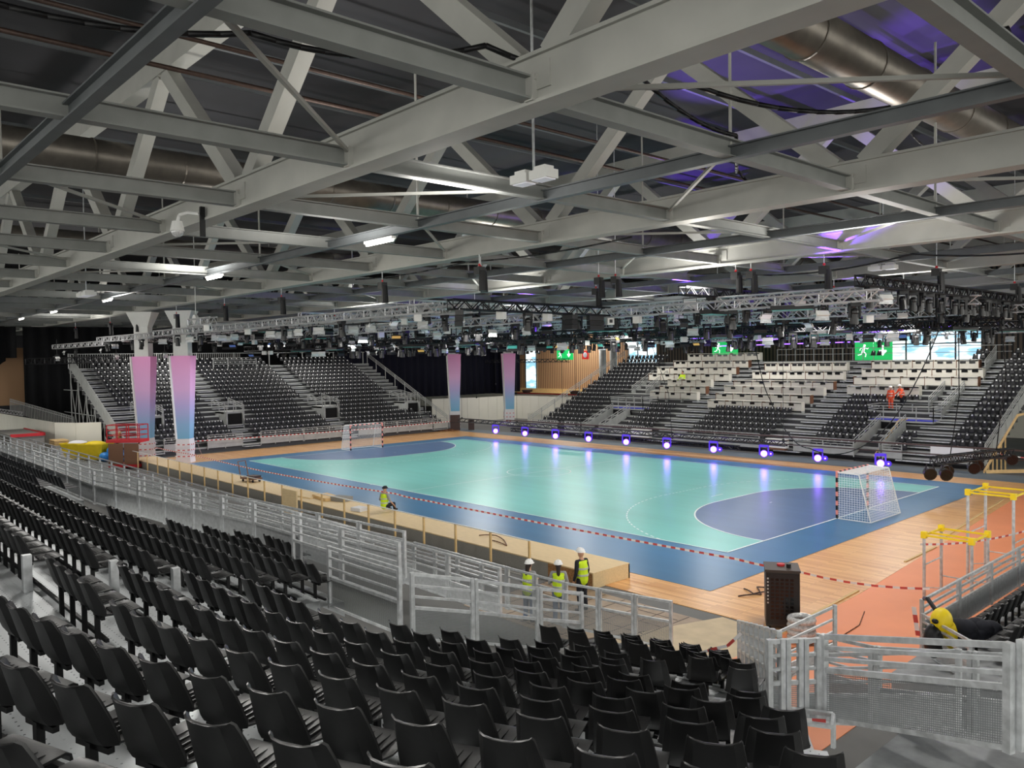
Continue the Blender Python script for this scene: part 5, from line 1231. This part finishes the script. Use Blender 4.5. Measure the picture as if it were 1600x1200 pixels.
for i, (x, y, z1) in enumerate(((-2.6, 22, 1.6), (5, 22, 1.6), (12, 22, 1.6), (-10, 30, 3), (-8, 31, 4.4), (30, 22, 1.6), (10.5, 22, 3))):
    m = MB(); m.tube((x, y, z1), (x, y, 9), .015, 5); m.ball((x, y, z1+.1), .09); tag(m.build('lifting_chain', 'black_metal'), 'thin lifting chain hanging from the rig, {} of seven'.format(ordn(i+1)), 'chain', 'lifting chains')
truss((-20, 40, 6.9), (-6.5, 40.6, 6.9), 'slim black truss hanging level before the timber slat wall', 'slim hanging trusses', s_=.35)
truss((-24, -9, 7.6), (-9, -5.6, 7.6), 'slim black truss hanging level before the black curtains at far left', 'slim hanging trusses', s_=.5)
truss((-9.5, -5.4, 8.9), (-2.5, -4.6, 8.9), 'short black truss crossing the heads of the two left wrapped columns', 'slim hanging trusses', s_=.3, mt='truss_black')
for i, (x, y, z, kd) in enumerate(((-16, -8.6, 7.9, 'white'), (-7.6, -6.6, 7.9, 'white'), (-3.3, -4.6, 7.95, 'white'), (-9, 26, 8.3, 'big'), (-7.5, 27.3, 8.3, 'white'), (-6.2, 31.8, 8.2, 'white'), (30.6, 11, 8.5, 'amber'), (27.8, 9.2, 8.5, 'teal'), (24.5, 8.4, 8.4, 'teal'), (26.5, 10, 8.3, 'amber'), (22, 2, 8.2, 'white'), (16, 2, 8.1, 'white'), (13, 1, 8.1, 'white'), (19, 5, 8.0, 'big'))):
    m = MB(); m.tube((x, y, z+.04), (x, y, 9.3), .02, 6); tag(m.build('drop_pole', 'black_metal'), 'thin pole carrying a lamp below the rig, {} of these'.format(ordn(i+1)), 'pole', 'drop poles below the rig')
    fixture(kd, (x, y, z), R_(-42)+.2*math.sin(i*3), DES[kd]+' dropped below the rig, {} of these drops from the left'.format(ordn(i+1)))
for i in range(34):    # dense dark clusters at the right
    x = rnd.choice([36, 43.5, 43.5, None]); y = rnd.uniform(6, 26) if x else 19.5; z = 9.27 if x else 8.77; x = x or rnd.uniform(36, 46)
    if inview(x, y, z, 10): fixture('moving', (x, y, z), rnd.uniform(0, 6.28), 'black spotlight in the dark cluster at right of the rig, {} from the outside'.format(ordn(i+1)))

# ================================================================== PEOPLE
def figure(name_label, loc, rz, pose='stand', vest='hiviz', legs='navy_cloth', top='navy_cloth', helmet='helmet_white', hair=False, long_sleeve=True, sc=1.0, arms='down', lean=0.0, look=0.0):
    t = thing('person', name_label, 'person', loc, local=True, rz=rz); t.scale = (sc, sc, sc)
    # front is +y, x to the figure's right
    sit = pose == 'sit'; dz = -.62 if sit else 0
    hip = Vector((0, 0, .92+dz)); chest = Vector((0, .02+lean*.5, 1.26+dz)); neck = Vector((0, .02+lean*.9, 1.46+dz)); head = Vector((look*.02, .04+lean*1.15, 1.62+dz))
    J = {}
    for s_ in (-1, 1):
        J['hip', s_] = hip+Vector((.09*s_, 0, -.02)); 
        if sit: J['knee', s_] = Vector((.24*s_, .34, .34)); J['ank', s_] = Vector((.16*s_, .48, .08))
        else: J['knee', s_] = Vector((.10*s_, .02, .49)); J['ank', s_] = Vector((.11*s_, -.02, .08))
        J['sh', s_] = neck+Vector((.17*s_, 0, -.06))
        if arms == 'down': J['el', s_] = J['sh', s_]+Vector((.06*s_, -.02, -.28)); J['wr', s_] = J['el', s_]+Vector((.01*s_, .08, -.24))
        elif arms == 'front': J['el', s_] = J['sh', s_]+Vector((.08*s_, .02, -.27)); J['wr', s_] = J['el', s_]+Vector((-.12*s_, .2, .04))
        elif arms == 'low': J['el', s_] = J['sh', s_]+Vector((.08*s_, .12, -.25)); J['wr', s_] = J['el', s_]+Vector((.02*s_, .22, -.14))
        else: J['el', s_] = J['sh', s_]+Vector((.12*s_, .02, -.26)); J['wr', s_] = J['el', s_]+Vector((.04*s_, .18, -.08 if s_ < 0 else -.2))
    def mesh(name, mt, f, vox=.014, par=t, sm=True):
        m = MB(); f(m); o = m.build(name, mt, par, smooth=True); r = o.modifiers.new('skin', 'REMESH'); r.mode = 'VOXEL'; r.voxel_size = vox; r.use_smooth_shade = True
        s2 = o.modifiers.new('soft', 'SMOOTH'); s2.iterations = 3; s2.factor = .5; return o
    def seg(m, a, b2, r1, r2): m.tube(a, b2, r1, 10, r2); m.ball(tuple(a), r1, n=10, m_=6); m.ball(tuple(b2), r2, n=10, m_=6)
    def body(m):
        seg(m, hip, chest, .125, .135); seg(m, chest, neck-Vector((0, 0, .05)), .13, .09); seg(m, neck-Vector((0, 0, .05)), head-Vector((0, 0, .05)), .055, .05)
        m.ball(tuple(head), .1, .78, .95, 1.18, 14, 10); m.ball(tuple(head+Vector((0, .03, -.07))), .062, .85, 1, .8)          # skull, jaw
        m.tube(head+Vector((0, .08, .02)), head+Vector((0, .115, -.025)), .01, 6, .018)                                     # nose
        m.ball(tuple(head+Vector((0, .088, -.06))), .02, 1.3, .6, .5)                                                       # lips
        for s_ in (-1, 1):
            m.ball(tuple(head+Vector((.08*s_, 0, -.005))), .028, .4, .8, 1.2); m.ball(tuple(head+Vector((.032*s_, .082, .02))), .016)
            seg(m, J['hip', s_], J['knee', s_], .085, .055); seg(m, J['knee', s_], J['ank', s_], .055, .035); seg(m, J['ank', s_], J['ank', s_]+Vector((.01*s_, .14, -.04)), .035, .03)
            seg(m, J['sh', s_], J['el', s_], .05, .038); seg(m, J['el', s_], J['wr', s_], .038, .027); seg(m, J['sh', s_], neck-Vector((0, 0, .07)), .05, .07)
            w_ = J['wr', s_]; d = (w_-J['el', s_]).normalized(); sd = d.cross(Vector((0, 0, 1))); sd = sd.normalized() if sd.length > .1 else Vector((1, 0, 0))
            pm = w_+d*.07; m.bar(w_, w_+d*.09, .075, .03)
            for q in range(4):
                b0 = w_+d*.085+sd*(.03-.02*q); L1 = (.075, .085, .08, .062)[q]; b1 = b0+d*L1*.55+Vector((0, 0, -.008)); m.tube(b0, b1, .010, 6, .0095); m.tube(b1, b1+d*L1*.4+Vector((0, 0, -.025)), .0095, 6, .008)
            b0 = w_+d*.025+sd*.035; b1 = b0+sd*.03+d*.03; m.tube(b0, b1, .012, 6, .011); m.tube(b1, b1+d*.03+Vector((0, 0, -.01)), .011, 6, .009)
    mesh('body', 'skin', body, .011)
    def trousers(m):
        seg(m, hip+Vector((0, 0, .06)), hip-Vector((0, 0, .02)), .14, .145)
        for s_ in (-1, 1): seg(m, J['hip', s_], J['knee', s_], .105, .078); seg(m, J['knee', s_], J['ank', s_]+Vector((0, 0, .02)), .078, .062)
    mesh('trousers', legs, trousers)
    def shirt(m):
        seg(m, hip+Vector((0, 0, .05)), chest, .15, .16); seg(m, chest, neck-Vector((0, 0, .07)), .155, .1)
        for s_ in (-1, 1):
            seg(m, J['sh', s_], neck-Vector((0, 0, .08)), .068, .08); seg(m, J['sh', s_], J['el', s_], .068, .055)
            if long_sleeve: seg(m, J['el', s_], J['wr', s_]-(J['wr', s_]-J['el', s_])*.08, .052, .04)
    mesh('jumper', top, shirt)
    def vst(m):
        seg(m, hip+Vector((0, 0, -.02)), hip+Vector((0, .01, .2)), .175, .172); seg(m, hip+Vector((0, .01, .2)), chest, .172, .18); seg(m, chest, neck-Vector((0, 0, .1)), .178, .115)
        for s_ in (-1, 1): seg(m, J['sh', s_]-Vector((.035*s_, 0, .02)), neck-Vector((0, 0, .09)), .078, .085)
    v = mesh('vest', vest, vst)
    def bands(m):
        for c, r in ((hip+Vector((0, .0, .12)), .185), (chest-Vector((0, .0, .04)), .19)): m.tube(c-Vector((0, 0, .025)), c+Vector((0, 0, .025)), r, 20)
    m = MB(); bands(m); m.build('reflective_band', 'silver_tape', t)
    if helmet:
        m = MB(); rows_ = []
        for i in range(7):
            a = math.pi/2*i/6; rows_.append([tuple(head+Vector((.118*math.sin(a)*math.cos(b_*math.pi/9), .012+.138*math.sin(a)*math.sin(b_*math.pi/9), .045+.11*math.cos(a)))) for b_ in range(18)])
        m.grid(rows_, True, True); m.build('helmet_shell', helmet, t, smooth=True)
        m = MB(); rows_ = [[tuple(head+Vector((k_*.118*math.cos(b_*math.pi/9), .012+k_*(.138+(.03 if 1 < b_ < 8 else 0))*math.sin(b_*math.pi/9), .043-.012*(k_-1)*5)) ) for b_ in range(18)] for k_ in (1, 1.12)]
        m.grid(rows_, True); m.tube(head+Vector((0, -.09, .13)), head+Vector((0, .11, .14)), .012, 6); m.build('helmet_brim', helmet, t, smooth=True)
    if hair or not helmet:
        def hr(m):
            m.ball(tuple(head+Vector((0, -.02, .02))), .108, .85, .95, 1.05, 12, 8)
            if hair: seg(m, head+Vector((0, -.07, -.04)), neck+Vector((0, -.1, -.1)), .07, .05); seg(m, neck+Vector((0, -.1, -.1)), neck+Vector((.02, -.13, -.22)), .05, .03)
        mesh('hair', 'hair_dark', hr)
    for s_ in (-1, 1):
        def bt(m, s_=s_): seg(m, J['ank', s_]+Vector((0, -.02, .0)), J['ank', s_]+Vector((.01*s_, .15, -.035)), .052, .042)
        mesh('boot', 'boot', bt, .014)
    return t
figure('worker in white helmet, yellow vest and dark trousers, rightmost of the group of three', (40.85, -8.6, 0), R_(88), arms='down', top='navy_cloth', legs='navy_cloth', sc=1.02)
figure('long-haired worker in white helmet, yellow vest and grey hood, middle of the three', (41.05, -9.75, 0), R_(45), arms='front', top='grey_cloth', legs='jeans', hair=True, sc=.96)
figure('worker with short sleeves, white helmet and yellow vest, left of the group of three', (40.45, -10.3, 0), R_(15), arms='front', top='grey_cloth', legs='jeans', hair=True, long_sleeve=False, sc=.97)
figure('worker in yellow vest and dark cap sitting on the plywood platform edge by the court', (26.3, -5.6, .5), R_(15), pose='sit', arms='out', helmet='navy_cloth', top='grey_cloth', legs='navy_cloth', long_sleeve=False)
figure('worker in orange vest and white helmet on the far stand, left of the two', (31.5, 34.6, 3.0), R_(180), vest='orange_vest', legs='orange_vest', top='orange_vest')
figure('worker in orange vest and white helmet bending on the far stand, right of the two', (32.1, 35.1, 3.1), R_(150), vest='orange_vest', legs='navy_cloth', top='orange_vest', arms='low', lean=.14)
figure('worker in yellow vest crouched between the press desks of the left group', (11.4, 37.25, 4.4), R_(180), pose='sit', vest='hiviz', legs='hiviz', top='hiviz', helmet=None, arms='low', sc=1.25)
for k_ in KIN:
    if k_ not in usedk:
        for c in list(KIN[k_].children): bpy.data.objects.remove(c)
        bpy.data.objects.remove(KIN[k_])
SUB = {'lens': ('head', 'housing'), 'side_lens': ('side_head',), 'screen_slot': ('front_panel',), 'pictogram': ('panel',), 'round_mark': ('panel',), 'vent_grille': ('door',), 'status_hole': ('door',),
       'helmet_brim': ('helmet_shell',), 'reflective_band': ('vest',), 'end_plate': ('profile',), 'rim': ('bin',), 'carpet': ('deck',), 'face': ('housing',), 'barn_door': ('housing',), 'dome': ('housing',),
       'corner_strip': ('cladding',), 'tape_wrap': ('plastic_wrap',), 'socket_plate': ('body',), 'lid_edge': ('body',), 'pocket': ('body',), 'diffuser': ('housing',), 'tube': ('housing',)}
base = lambda o: o.name.split('.')[0]
for root in [o for o in bpy.data.objects if 'category' in o and o.type == 'EMPTY']:
    ch = list(root.children); seen = {}
    ps = {}
    for c in ch: ps.setdefault(base(c), []).append(c)
    for c in ch:
        for p_ in SUB.get(base(c), ()):
            if p_ in ps:
                i_ = min(ps[base(c)].index(c), len(ps[p_])-1); c.parent = ps[p_][i_]; break
for o in bpy.data.objects:
    if '_o' in o: del o['_o']
